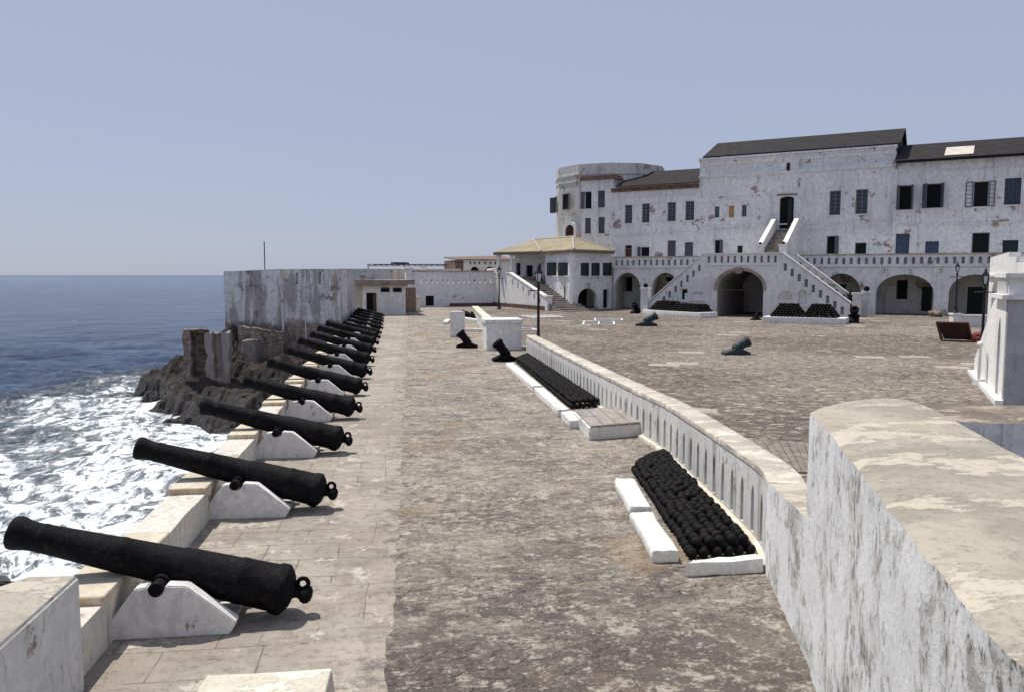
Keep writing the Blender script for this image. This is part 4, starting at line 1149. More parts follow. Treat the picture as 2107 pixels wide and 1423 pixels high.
bm = B(); fbox(bm, FA, sA0, sA1, -.35, .14, zW0 - .001, zW0 + .11); obj('ledge', bm, MAT['tower_white'], ar)
nb = int((sA1 - sA0) / .62); holes = []
for k in range(nb):
    a = sA0 + (sA1 - sA0) * (k + .5) / nb; holes.append(pointed(a - .13, a + .13, zW0 + .24, zW0 + .72, zW0 + .84))
bm = B()
for k0 in range(0, nb, 10):
    k1 = min(nb, k0 + 10); a0, a1 = sA0 + (sA1 - sA0) * k0 / nb, sA0 + (sA1 - sA0) * k1 / nb
    plate(bm, FA, rect(a0, a1, zW0 + .112, zW1 - .1), holes[k0:k1], .06, -.22)
obj('balustrade', bm, MAT['facade'], ar)
bm = B(); fbox(bm, FA, sA0 + .05, sA1 - .05, -.215, -.13, zW0 + .113, zW1 - .11); obj('balustrade_shade', bm, MAT['recess_shade'], ar)  # added grey backing, painted as the shade in the pierced openings
bm = B(); fbox(bm, FA, sA0, sA1, -.27, .11, zW1 - .099, zW1 + .02); obj('rail', bm, MAT['coping'], ar)
for x in (1820, 1935):                                 # two small spouts
    s = FA.px(x, 557)[0]; bm = B(); tube(bm, FA.pt(s, .02, zW0 - .25), FA.pt(s, .6, zW0 - .5), .06, 8); obj('spout', bm, MAT['eave'], ar)

# --- gate block with its two flights of stairs
zG0 = FC.px(1540, 544.5)[1]; zG1 = FC.px(1540, 523)[1]
gt = thing('gate_block', 'projecting whitewashed gate block with tall archway and stairs descending on both sides', 'gatehouse', FC.pt(FC.px(1530, 600)[0], 0, 0))
P = lambda x, y, d=0: FC.px(x, y, d)
bl, tl, tr, br = P(1331, 628), P(1447, 524), P(1610, 523), P(1748, 626)
zb_l, zb_r = bl[1] , br[1]
outer = [(bl[0], 0), (br[0], 0), br, (tr[0], zG1), (tl[0], zG1), bl]
s0, s1 = P(1474.5, 620)[0], P(1570, 620)[0]; zsp, ztp = P(1522, 594)[1], P(1522, 557)[1]
holes = []
ga = arch(s0, s1, 0, zsp, ztp, 20)
outer = [(bl[0], 0), ga[0]] + ga[2:][::-1] + [ga[1], (br[0], 0), br, (tr[0], zG1), (tl[0], zG1), bl]
oo = []
for p in outer:
    if not oo or math.dist(oo[-1], p) > 1e-4: oo.append(p)
for k in range(11):                                    # balustrade slots over the arch
    a = tl[0] + (tr[0] - tl[0]) * (k + .9) / 11.9; holes.append(rect(a - .10, a + .10, zG0 + .15, zG0 + .70))
for k in range(9):                                     # stepped slots beside the right flight
    t_ = (k + .45) / 9.4; a = tr[0] + (br[0] - tr[0]) * t_; zt_ = zG1 + (br[1] - zG1) * t_
    holes.append(rect(a - .13, a + .13, zt_ - 1.22, zt_ - .62))
for k in range(9):                                     # and the left flight
    t_ = (k + .6) / 9.6; a = tl[0] + (bl[0] - tl[0]) * t_; zt_ = zG1 + (bl[1] - zG1) * t_
    if zt_ - 1.2 > .1: holes.append(rect(a - .11, a + .11, zt_ - 1.15, zt_ - .6))
wn = [prect(FC, 1400.5, 594, 1415, 619), prect(FC, 1424, 602, 1446, 617)]
nr_ = prect(FC, 1642, 597, 1661, 627); na_ = prect(FC, 1600, 599, 1631, 646)
for q in wn: holes.append(rect(*q))
holes.append(arch(nr_[0], nr_[1], nr_[2], nr_[3] - .3, nr_[3])); holes.append(arch(na_[0], na_[1], .42, na_[3] - .6, na_[3]))
bm = B(); plate(bm, FC, oo, holes, 0, -.38); obj('front_wall', bm, MAT['gate'], gt)
bm = B(); plate(bm, FC, [(bl[0] + .05, .0), (ga[0][0] - .3, 0), (ga[0][0] - .3, zG1 - .8), (tl[0], zG1 - .2), (bl[0] + .05, bl[1] - .2)], [], -.20, -.375); plate(bm, FC, [(br[0] - .05, .0), (ga[1][0] + .3, 0), (ga[1][0] + .3, zG1 - .8), (tr[0], zG1 - .2), (br[0] - .05, br[1] - .2)], [], -.20, -.375); fbox(bm, FC, tl[0] + .02, tr[0] - .02, -.375, -.20, zG0 + .05, zG1 - .05)
bm.free()
for q_ in [h for h in holes if len(h) == 4 and h[1][0] - h[0][0] < .3]:
    bm = B(); fbox(bm, FC, q_[0][0] - .03, q_[1][0] + .03, -.30, -.22, q_[0][1] - .03, q_[2][1] + .03); obj('slot_shade', bm, MAT['recess_shade'], gt)  # dark plate painted for the shade inside each opening
DA = (FC.o - FA.o).dot(FA.n)                            # distance of the gate front before the arcade
ga_out = [(P(1452, 600)[0], 0), ga[0]] + ga[2:][::-1] + [ga[1], (P(1606, 600)[0], 0), (P(1606, 600)[0], zG0 - .02), (P(1452, 600)[0], zG0 - .02)]
oo2 = []
for p in ga_out:
    if not oo2 or math.dist(oo2[-1], p) > 1e-4: oo2.append(p)
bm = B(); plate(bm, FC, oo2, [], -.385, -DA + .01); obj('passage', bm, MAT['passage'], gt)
# the far end of the passage shows a smaller arch, backed by a pale panel for daylight
FE = FC.back(-DA + .02); q = prect(FE, 1526, 592, 1546, 643)
bm = B(); plate(bm, FE, rect(s0 - .5, s1 + .5, 0.001, zG0 - .3), [arch(q[0], q[1], .003, q[3] - .5, q[3])], 0, .3) if False else plate(bm, FE, rect(s0 - .2, s1 + .2, 0.006, ztp + .2), [arch(q[0], q[1], .02, q[3] - .55, q[3])], .6, .2)
obj('end_wall', bm, MAT['gate'], gt)
bm = B(); fbox(bm, FE, q[0] - .3, q[1] + .3, .05, .12, .01, q[3] + .2); obj('end_daylight', bm, MAT['tanpale'] if 'tanpale' in MAT else MAT['skylight'], gt)  # pale panel painted for the bright light beyond the arch
# archivolt and keystone
bm = B(); plate(bm, FC, arch(s0 - .22, s1 + .22, zsp - .12, zsp, ztp + .22, 24), [arch(s0 + .01, s1 - .01, zsp - .11, zsp, ztp - .01, 24)], .14, .003); obj('archivolt', bm, MAT['archstone'], gt)
q = prect(FC, 1512.5, 551, 1529, 563); bm = B(); fprism(bm, FC, [(q[0] + .1, q[2]), (q[1] - .1, q[2]), (q[1], q[3]), (q[0], q[3])], .145, .30); obj('keystone', bm, MAT['archstone'], gt)
# shallow niches and little windows
for i, q in enumerate(wn):
    w_ = panes(FC, q, -.16, 1, 1, gt, 'dark' if i == 0 else 'whitewood', 'whitewood', .08); sill(FC, q, w_)
    if i == 0: bm = B(); fbox(bm, FC, q[0] + .32, q[1] - .05, -.2, -.14, q[2] + .08, q[3] - .4); obj('shutter', bm, MAT['whitewood'], w_)
bm = B(); fbox(bm, FC, nr_[0] - .1, nr_[1] + .1, -.3, -.2, nr_[2] - .1, nr_[3] + .1); fbox(bm, FC, na_[0] - .1, na_[1] + .1, -.3, -.14, .4, na_[3] + .1); obj('niche_back', bm, MAT['gate'], gt)
bm = B(); plate(bm, FC, arch(nr_[0] - .25, nr_[1] + .25, nr_[3] - .32, nr_[3] - .3, nr_[3] + .25), [arch(nr_[0] - .02, nr_[1] + .02, nr_[3] - .31, nr_[3] - .3, nr_[3] + .02)], .12, .003); fbox(bm, FC, nr_[0] - .2, nr_[1] + .2, .003, .16, nr_[2] - .15, nr_[2] - .01); obj('niche_hood', bm, MAT['gate'], gt)
q = prect(FC, 1609, 606, 1626, 615); bm = B(); fbox(bm, FC, q[0], q[1], -.135, -.05, q[2], q[3])
for k in range(1, 5): a = q[0] + (q[1] - q[0]) * k / 5; fbox(bm, FC, a - .02, a + .02, -.05, -.03, q[2], q[3])
obj('plaque', bm, MAT['skylight'], gt)
# coping lines
bm = B()
def cope(bm, f, a, b, d0, d1, h):
    pa = [f.pt(a[0], d0, a[1]), f.pt(b[0], d0, b[1]), f.pt(b[0], d1, b[1]), f.pt(a[0], d1, a[1])]
    hexa(bm, pa, [p + Vector((0, 0, h)) for p in pa])
cope(bm, FC, (tr[0] + .01, zG1 + .002), (br[0] + .1, br[1] + .002), .09, -.46, .13); cope(bm, FC, (bl[0] - .1, bl[1] + .002), (tl[0] - .01, zG1 + .002), .09, -.46, .13); cope(bm, FC, (tl[0], zG1 + .002), (tr[0], zG1 + .002), .09, -.46, .10)
obj('coping', bm, MAT['tower_white'], gt)
bm = B(); fbox(bm, FC, tl[0] + .4, tr[0] - .3, .003, .12, zG0 - .06, zG0 + .05); obj('string_course', bm, MAT['tower_white'], gt)
# rear parapets and the steps between
for (a, b, sg) in ((tr, br, 1), (tl, bl, -1)):
    bm = B(); sw = 6.5
    poly = [(a[0] + .0, zG0), (b[0], 0.0), (b[0], b[1]), (a[0], zG1)]
    fprism(bm, FC, poly if sg > 0 else poly[::-1], -sw, -sw - .38) if False else None
    hs = []
    for k in range(8):
        t_ = (k + .6) / 8.6; x_ = a[0] + (b[0] - a[0]) * t_; z_ = zG1 + (b[1] - zG1) * t_
        hs.append(rect(x_ - .13, x_ + .13, z_ - .75, z_ - .35))
    plate(bm, FC, [(a[0], 0), (b[0], 0), (b[0], b[1] - .02), (a[0], zG1 - .02)], hs, -sw, -sw - .36); obj('rear_parapet', bm, MAT['gate'], gt)
    bm = B(); cope(bm, FC, (a[0], zG1 - .018), (b[0], b[1] - .018), -sw + .08, -sw - .45, .13); obj('rear_coping', bm, MAT['tower_white'], gt)
    bm = B(); n_ = 20; run = (b[0] - a[0])
    for k in range(n_):
        x0_, x1_ = a[0] + run * k / n_, a[0] + run * (k + 1) / n_
        fbox(bm, FC, min(x0_, x1_) + .001, max(x0_, x1_) - .001, -sw + .005, -.39, 0, zG0 * (1 - (k + .5) / n_))
    obj('stair_flight', bm, MAT['steps'], gt)
# walls of the walkway between gate and arcade
bm = B()
for s in (tl[0] + .4, tr[0] - .4): fbox(bm, FC, s - .15, s + .15, -DA + .3, -3.6, zG0, zG1)
obj('side_parapet', bm, MAT['gate'], gt)
# pillars at the foot of the stairs
def pillar(bm, f, s, d, w, z1):
    fbox(bm, f, s - w / 2, s + w / 2, d - w / 2, d + w / 2, 0, z1)
    for k in range(5):
        a = s - w / 2 + w * (k + .5) / 5; fbox(bm, f, a - w * .06, a + w * .06, d + w / 2 + .002, d + w / 2 + .03, .3, z1 - .2)
    fbox(bm, f, s - w / 2 - .1, s + w / 2 + .1, d - w / 2 - .1, d + w / 2 + .1, z1 + .002, z1 + .17)
    fbox(bm, f, s - w / 2 - .06, s + w / 2 + .06, d - w / 2 - .06, d + w / 2 + .06, .002, .16)
pl_at = {}
for nm, x, y, d, lab in (('l', 1328.5, 596, .05, 'left stair pillar with a black ball on top'), ('r1', 1763, 607, -5.2, 'inner'), ('r2', 1783, 604, -6.9, 'outer')):
    s, z1 = FC.px(x, y, d); bm = B(); pillar(bm, FC, s, d, .62, z1); obj('stair_pillar', bm, MAT['gate'], gt); pl_at[nm] = (s, d, z1)
for nm, rr in (('l', .2), ('r2', .24)):
    s, d, z1 = pl_at[nm]; bm = B(); ball(bm, FC.pt(s, d, z1 + .17 + rr * .9), rr, 3); obj('ball_finial', bm, MAT['iron'], gt, True)

# --- upper stair from the walkway to the hall door
ZD = FB.px(1618, 473)[1]; sd0, sd1 = FB.px(1592, 460)[0], FB.px(1646, 460)[0]
us = thing('upper_stair', 'straight white stair with sloping sunlit parapets climbing to the tall upper door', 'staircase', FB.pt((sd0 + sd1) / 2, 4, zW0))
run, run2 = 6.5, 9.7; zw = zW0; zlo = zw + (ZD - zw) * (run2 - run) / run2; PH = .92
bm = B(); n_ = 24
for k in range(n_):
    d1 = run2 - run2 * k / n_; fbox(bm, FB, sd0 + .33, sd1 - .33, .005, d1 - .001, zw + (ZD - zw) * k / n_ + .001, zw + (ZD - zw) * (k + 1) / n_)
obj('steps', bm, MAT['steps'], us)
for a0, a1 in ((sd0, sd0 + .32), (sd1 - .32, sd1)):
    bm = B(); pr = [(.005, zw), (run, zw), (run, zlo + PH), (.9, ZD + PH), (.005, ZD + PH)]
    prism(bm, [FB.pt(a0, d, z) for d, z in pr], FB.u * (a1 - a0)); obj('parapet', bm, MAT['gate'], us)
    bm = B()
    for (da, za_), (db, zb__) in (((run + .03, zlo + PH + .002), (.92, ZD + PH + .002)), ((.915, ZD + PH + .002), (.005, ZD + PH + .002))):
        q = [FB.pt(a0 - .05, da, za_), FB.pt(a1 + .05, da, za_), FB.pt(a1 + .05, db, zb__), FB.pt(a0 - .05, db, zb__)]
        hexa(bm, q, [p + Vector((0, 0, .09)) for p in q])
    obj('coping', bm, MAT['tower_white'], us)
    c_ = (a0 + a1) / 2 + (.05 if a0 == sd0 else -.05)
    bm = B(); fbox(bm, FB, c_ - .32, c_ + .32, run + .035, run + .7, zw, zlo + PH - .25); fbox(bm, FB, c_ - .4, c_ + .4, run + .0 + .032, run + .8, zlo + PH - .248, zlo + PH - .1); obj('newel', bm, MAT['gate'], us)
    bm = B(); ball(bm, FB.pt(c_, run + .4, zlo + PH + .02), .13, 2); obj('ball_finial', bm, MAT['iron'], us, True)

# --- shot plinths and heaps before the gate
def plinth(a, b, back, h, lab):
    u = (b - a); n = Vector((-u.y, u.x, 0)).normalized()
    if n.dot(a - CAM) < 0: n = -n
    bm = B(); q = [a, b, b + n * back, a + n * back]
    hexa(bm, [Vector((p.x, p.y, 0)) for p in q], [Vector((p.x, p.y, h)) for p in q]); bevel(bm, .03, 2)
    tag(obj('plinth', bm, MAT['white'], None, 40), lab, 'plinth', 'shot plinths before the gate')
    return n
pa, pb = G(1322, 648), G(1440, 655.5); n1_ = plinth(pa, pb, 2.0, .46, 'long white plinth with two shot heaps, left of the archway')
qa, qb = G(1569, 663), G(1738, 668); n2_ = plinth(qa, qb, 2.0, .42, 'long white plinth with two shot heaps, right of the archway')
def heap(a, b, n, x0, x1, hgt, z0, off=.75):
    c0, c1 = a.lerp(b, x0), a.lerp(b, x1); r = .11; L_ = 0; z = z0 + r * .8
    while z < z0 + hgt:
        k = L_ * r * .92; u = (c1 - c0).normalized(); le = (c1 - c0).length - 2 * k; wd = 1.9 - 2 * k
        if le < .3 or wd < .1: break
        nx, ny = max(1, int(le / (2 * r))), max(1, int(wd / (2 * r)))
        for i in range(nx):
            for j in range(ny):
                if 2 <= i < nx - 2 and 2 <= j < ny - 2 and L_ < 2: continue
                p = c0 + u * (k + (i + .5) * le / nx) + n * (.05 + k + (j + .5) * wd / ny)
                far_balls.append((Vector((p.x + random.uniform(-.02, .02), p.y + random.uniform(-.02, .02), z + random.uniform(-.02, .02))), r))
        z += r * 1.45; L_ += 1
heap(pa, pb, n1_, .10, .50, .74, .46); heap(pa, pb, n1_, .48, .94, .7, .46)
heap(qa, qb, n2_, .08, .50, 1.02, .42); heap(qa, qb, n2_, .48, .90, .9, .42)
# third bed beside the far stretch of low wall
t0, t1 = G(948, 655), G(992, 662)
for k in range(150):
    p = t0.lerp(t1, random.random()) + Vector((random.uniform(-.4, .6), random.uniform(0, 5), 0)); p.z = random.choice((.1, .1, .25, .36)); far_balls.append((p, .12))
bm = B()
for p, r in far_balls: ball(bm, p, r, 1)
o = obj('cannonballs', bm, MAT['shot'], None, True); o['kind'] = 'stuff'
o['label'] = 'black cannonballs heaped in the far shot beds and on the gate plinths'; o['category'] = 'cannonballs'

# ================================================================== CORNER HOUSE WITH HIPPED ROOF
zEv = 6.0
def at_z(px, py, z):                                    # point of height z on a sight line (not near the horizon)
    return G(px, py, z)
def Dxy(px, dep): p = D(px, 566, dep); return Vector((p.x, p.y, 0))
E0, E1, E2, E3 = Dxy(1015, 88), Dxy(1113, 84.2), Dxy(1181, 77.6), Dxy(1265, 82.4)
E4 = E3 + (E1 - E2) * .9 + Vector((2, 6, 0)); E5 = E0 + Vector((5, 6.5, 0))
eav = [E0, E1, E2, E3, E4, E5]
cen = sum(eav, Vector()) / 6
hs = thing('corner_house', 'small white house with tan hipped roof, veranda and dark shutters', 'house', cen)
K0, K1 = Dxy(1098, 90.5), Dxy(1178, 84.2)
K0.z = K1.z = 7.5
bm = B(); up = lambda p, z: Vector((p.x, p.y, z))
for fc in ([up(E0, zEv), up(E1, zEv), K0], [up(E1, zEv), up(E2, zEv), K1, K0], [up(E2, zEv), up(E3, zEv), K1], [up(E3, zEv), up(E4, zEv), K1], [up(E4, zEv), up(E5, zEv), K0, K1], [up(E5, zEv), up(E0, zEv), K0]):
    tri_roof(bm, [p for p in fc]) if False else None
    a = [bm.verts.new(p) for p in fc]; bm.faces.new(a)
face(bm, [up(p, zEv - .12) for p in eav])
for i in range(6):
    j = (i + 1) % 6; face(bm, [up(eav[i], zEv - .12), up(eav[j], zEv - .12), up(eav[j], zEv), up(eav[i], zEv)])
bmesh.ops.remove_doubles(bm, verts=bm.verts[:], dist=.001)
obj('roof', bm, MAT['tanroof'], hs)
bm = B()
for a, b in ((E1, K0), (E2, K1), (E3, K1), (K0, K1)):
    tube(bm, up(a, zEv + .02) if a.z == 0 else a, b, .11, 8)
obj('ridge_cap', bm, MAT['roofcap'], hs)
bm = B()
for i in range(3):
    a, b = up(eav[i], 0), up(eav[i + 1], 0); n_ = Vector((-(b - a).y, (b - a).x, 0)).normalized()
    if n_.dot(cen - a) < 0: n_ = -n_
    q = [a + n_ * .02, b + n_ * .02, b + n_ * .1, a + n_ * .1]; hexa(bm, [p + Vector((0, 0, zEv - .34)) for p in q], [p + Vector((0, 0, zEv - .125)) for p in q])
obj('fascia', bm, MAT['eave'], hs)
ins = .55
def inset(a, b): 
    n_ = Vector((-(b - a).y, (b - a).x, 0)).normalized()
    if n_.dot(cen - a) < 0: n_ = -n_
    return n_
W1 = E1 + inset(E1, E2) * ins; W2 = E2 + (cen - E2).normalized() * .75; W3 = E3 + inset(E2, E3) * ins
F1 = Frame(W1, W2 - W1); F2 = Frame(W2, W3 - W2); l1, l2 = (W2 - W1).length, (W3 - W2).length + .9
H_ = []
for q in ((1126, 541, 1145, 567.5), (1149, 541, 1168.5, 567.5)):
    o = opening(F1, q, 'dark', hs, H_, True); r = prect(F1, *q); w = (r[1] - r[0]) * .46
    leaf(F1, r[0] + .02, r[2], r[3], w, 22, 1, o, 'greendoor'); leaf(F1, r[1] - .02, r[2], r[3], w, 22, -1, o, 'greendoor')
bm = B(); plate(bm, F1, rect(0, l1, 0, zEv - .1), H_); obj('wall', bm, MAT['facade'], hs)
H_ = []
for q in ((1195, 541.6, 1212, 568), (1217, 541.6, 1234, 568), (1240.5, 541.6, 1259, 568)):
    o = opening(F2, q, 'dark', hs, H_, True); r = prect(F2, *q); w = (r[1] - r[0]) * .46
    leaf(F2, r[0] + .02, r[2], r[3], w, 20, 1, o, 'greendoor'); leaf(F2, r[1] - .02, r[2], r[3], w, 24, -1, o, 'greendoor')
r = prect(F2, 1241, 596, 1251.6, 636); r = (r[0], r[1], .08, r[3]); H_.append(rect(*r)); panes(F2, r, -.2, 1, 1, hs, 'dark', 'greendoor', .06, nm='door')
r = prect(F2, 1189, 594, 1228, 640); aa = arch(r[0], r[1], 0.08, r[3] - 1.1, r[3], 14); H_.append(aa)
bm = B(); plate(bm, F2, rect(0, l2, 0, zEv - .1), H_); obj('wall', bm, MAT['facade'], hs)
bm = B(); fbox(bm, F2, r[0] - .2, r[1] + .2, -1.6, -1.5, 0, r[3] + .2); fbox(bm, F2, r[0] - .2, r[0] - .01, -1.5, -.36, 0, r[3]); obj('porch_back', bm, MAT['dark'], hs)
bm = B(); zprism(bm, [(p.x, p.y) for p in (W1 + (cen - W1) * .12, W2 + (cen - W2) * .24, W3 + (cen - W3) * .12, E4 + (cen - E4) * .1, E5 + (cen - E5) * .15, W1 + (E5 - W1) * .8)], 3.4, zEv - .15); obj('core', bm, MAT['facade'], hs)
# veranda on the left: recessed wall and two columns on the raised platform
VZ = 3.45
V0, V1 = E0 + inset(E0, E1) * .5 + (E1 - E0).normalized() * .5, E1 + inset(E0, E1) * .5
FV = Frame(V0, V1 - V0)
for x in (1026.5, 1052.5):
    s = FV.px(x, 545)[0]; bm = B(); p = FV.pt(s, 0, 0); vlathe(bm, [(VZ, .30), (VZ + .2, .30), (VZ + .22, .22), (zEv - .55, .19), (zEv - .5, .27), (zEv - .34, .27)], (p.x, p.y, 0), 16); obj('column', bm, MAT['gate'], hs, 40)
FVb = FV.back(-2.4); H_ = []; e_ = FVb.px(1058, 545)[0]; e1_ = FVb.px(1126, 545)[0]
for q, k in (((1062, 541.6, 1071, 567), 'green'), ((1082, 546, 1096, 571), 'dark'), ((1107, 542, 1119, 566), 'green')): opening(FVb, q, k, hs, H_, False)
bm = B(); plate(bm, FVb, rect(e_, e1_, 0.0, zEv - .13), H_); obj('wall', bm, MAT['facade'], hs)

# raised platform with pierced parapet and the stair beside the house
zPl = (D(860, 563, 88.5)).z
S1, S2 = Dxy(855, 87.5), Dxy(1016, 90)
FW = Frame(S1, S2 - S1); lw_ = (S2 - S1).length
pf = thing('platform_wall', 'long plain white retaining wall with a line of small slots and one dark doorway', 'wall', (S1 + S2) / 2)
H_ = []
r = prect(FW, 876, 609, 893, 633); r = (r[0], r[1], .08, r[3]); H_.append(rect(*r)); panes(FW, r, -.25, 1, 1, pf, 'dark', 'dark', .05, nm='door')
zt = FW.px(940, 560)[1]
for k in range(14):
    x = 867 + (1010 - 867) * k / 13; s = FW.px(x, 578)[0]; z0, z1 = FW.px(x, 583)[1], FW.px(x, 574)[1]; H_.append(pointed(s - .11, s + .11, z0, z1 - .15, z1))
bm = B(); plate(bm, FW, rect(-.4, lw_, 0, zt), H_, 0, -.4); obj('wall', bm, MAT['gate'], pf)
bm = B(); fbox(bm, FW, -.5, lw_, -.48, .08, zt + .002, zt + .16); obj('coping', bm, MAT['coping'], pf)
bm = B(); fbox(bm, FW, -.3, lw_ + 8, -10, -.6, 0, 2.6); obj('fill', bm, MAT['coping'], pf)
bm = B(); fbox(bm, FW, FW.px(925, 630)[0], lw_, .003, .12, 0, .35); obj('foot', bm, MAT['redplinth'], pf)
bm = B(); fbox(bm, FW, -1.1, -.42, -.5, .35, 0, zt + .3); fbox(bm, FW, -1.2, -.3, -.6, .45, zt + .302, zt + .45); obj('end_pier', bm, MAT['gate'], pf)
T0, T1 = S2 + (S2 - S1).normalized() * .01, Dxy(1122, 78.2)
FS = Frame(T0, T1 - T0); ls = (T1 - T0).length
st = thing('house_stair', 'white sided stair with slotted parapet going up beside the veranda house', 'staircase', (T0 + T1) / 2)
zq0 = FS.px(1030, 563)[1]; sk = FS.px(1048, 570)[0]; zq1 = FS.px(1119, 613)[1]
H_ = []
for k in range(6):
    s = sk + (ls - sk) * (k + .7) / 6.6; z_ = zq0 + (zq1 - zq0) * (s - sk) / (ls - sk); H_.append(rect(s - .16, s + .16, z_ - .95, z_ - .35))
for x in (1034, 1041): s = FS.px(x, 580)[0]; H_.append(rect(s - .1, s + .1, zq0 - 1, zq0 - .4))
bm = B(); plate(bm, FS, [(0.01, .42), (ls, .42), (ls, zq1), (sk, zq0), (0.01, zq0)], H_, 0, -.35); obj('parapet', bm, MAT['gate'], st)
bm = B(); cope(bm, FS, (0.01, zq0 + .002), (sk - .005, zq0 + .002), .06, -.41, .12); cope(bm, FS, (sk, zq0 + .002), (ls + .1, zq1 + .002), .06, -.41, .12); obj('coping', bm, MAT['tower_white'], st)
bm = B(); fbox(bm, FS, .01, ls + .1, -.3, .10, 0, .415); obj('foot', bm, MAT['redplinth'], st)
bm = B(); n_ = 18
s_b = ls + 3.2
for k in range(n_):
    a0 = sk + (s_b - sk) * k / n_; a1 = sk + (s_b - sk) * (k + 1) / n_
    fbox(bm, FS, a0 + .001, a1, -3.4, -.36 if a0 < ls + .3 else -.1, 0, 3.4 * (1 - (k + .5) / n_))
obj('steps', bm, MAT['steps'], st)
bm = B(); s = ls + .2; fbox(bm, FS, s - .02, s + .5, -.42, .12, 0, zq1 + .1); fbox(bm, FS, s - .1, s + .58, -.5, .2, zq1 + .102, zq1 + .25); obj('newel', bm, MAT['gate'], st)

# distant arched building, roof frame, tank and walls behind the platform
Q0, Q1 = Dxy(966, 108), Dxy(1062, 110)
FQ = Frame(Q0, Q1 - Q0); lq = (Q1 - Q0).length
db = thing('arched_building', 'distant low white building with two dark arches and a row of square holes', 'building', (Q0 + Q1) / 2 + Vector((0, 3, 0)))
zt = FQ.px(1000, 536)[1]; H_ = []
for x0, x1 in ((967.5, 986.5), (997.5, 1019)):
    r = prect(FQ, x0, 549, x1, 566); H_.append(arch(r[0], r[1], r[2] - 1, r[2] + .35, r[3])); bm = B(); fbox(bm, FQ, r[0] - .1, r[1] + .1, -1.0, -.9, r[2] - 1, r[3] + .2); obj('arch_back', bm, MAT['dark'], db)
for x in (968, 977, 986, 998.5, 1009, 1019.5):
    r = prect(FQ, x - 1.6, 539, x + 1.6, 544.5); H_.append(rect(*r)); bm = B(); fbox(bm, FQ, r[0] - .05, r[1] + .05, -.34, -.25, r[2] - .05, r[3] + .05); obj('hole', bm, MAT['dark'], db)
bm = B(); plate(bm, FQ, rect(-.8, lq, 0, zt), H_, 0, -.4); obj('wall', bm, MAT['gate'], db)
bm = B(); fbox(bm, FQ, -.82, lq, -7, -1.1, 0, zt); bm2 = bm
obj('back_wall', bm, MAT['facade'], db)
bm = B(); fbox(bm, FQ, -1.9, -.83, -7, -.3, 0, zt); obj('side_wall', bm, MAT['brick'], db)
bm = B(); a = [FQ.pt(-2.0, .4, zt + .002), FQ.pt(lq, .4, zt + .002), FQ.pt(lq, -7, zt + .7), FQ.pt(-2.0, -7, zt + .45)]; prism(bm, a, Vector((0, 0, .12))); obj('roof', bm, MAT['eave'], db)
p = D(1012, 566, 100); bm = B(); vlathe(bm, [(2.6, .55), (4.0, .55), (4.1, .66), (4.25, .6), (4.3, .1)], (p.x, p.y, 0), 18); tag(obj('water_tank', bm, MAT['whitewood'], None, 40), 'small white round tank in front of the distant arches', 'tank')
bw = thing('back_wall', 'grey weathered wall rising behind the flat roofed hut', 'wall', Dxy(880, 96))
a, b = Dxy(690, 94), Dxy(948, 96); FBk = Frame(a, b - a)
bm = B(); plate(bm, FBk, rect(0, (b - a).length, 0, FBk.px(800, 553.5)[1]), [], 0, -.5); obj('wall', bm, MAT['sooty_shade'], bw)
bm = B(); s = FBk.px(813, 560)[0]; fbox(bm, FBk, s - .3, s + .3, .003, .5, 0, FBk.px(813, 553)[1]); obj('pier', bm, MAT['paleplaster'], bw)
bm = B(); s = FBk.px(871, 556)[0]; z_ = FBk.px(871, 549)[1]; fbox(bm, FBk, s - .35, s + .35, .6, 1.2, 0, z_); obj('pier', bm, MAT['gate'], bw)
pg = thing('roof_frame', 'thin dark lattice roof frame standing above the far wall', 'roof frame', Dxy(838, 98))
a, b = Dxy(756, 98), Dxy(918, 98); FP = Frame(a, b - a); L_ = (b - a).length; z0, z1 = FP.px(830, 548.5)[1], FP.px(830, 545)[1]
bm = B(); fbox(bm, FP, 0, L_, -.05, .05, z0, z0 + .06); fbox(bm, FP, 0, L_, -.05, .05, z1, z1 + .06); fbox(bm, FP, 0, L_, -4, -3.9, z1, z1 + .06)
for k in range(15):
    s = L_ * k / 14; tube(bm, FP.pt(s, 0, z0 + .03 if k % 2 else z1), FP.pt(min(L_, s + L_ / 14), 0, z1 if k % 2 else z0 + .03), .035, 5)
    fbox(bm, FP, s - .03, s + .03, -3.9, -.06, z1 + .061, z1 + .1)
fbox(bm, FP, L_ * .3, L_ * .48, -4, .05, z1 + .11, z1 + .3)
obj('lattice', bm, MAT['darkmetal'], pg)
for s in (.1, L_ * .47, L_ * .7, L_ - .1):
    bm = B(); fbox(bm, FP, s - .05, s + .05, -.045, .045, 0, z0 - .002); obj('post', bm, MAT['darkmetal'], pg)

a, b = Dxy(688, 70.6), Dxy(756, 70.4); FK = Frame(a, b - a); zz_ = D(720, 593, 70.5).z
bm = B(); fbox(bm, FK, 0, (b - a).length, -.5, 0, -2, zz_); fbox(bm, FK, 0, (b - a).length, -.6, .08, zz_ + .002, zz_ + .12)
tag(obj('link_wall', bm, MAT['rampart']), 'plain tan plastered wall joining the bastion to the flat roofed hut', 'wall')
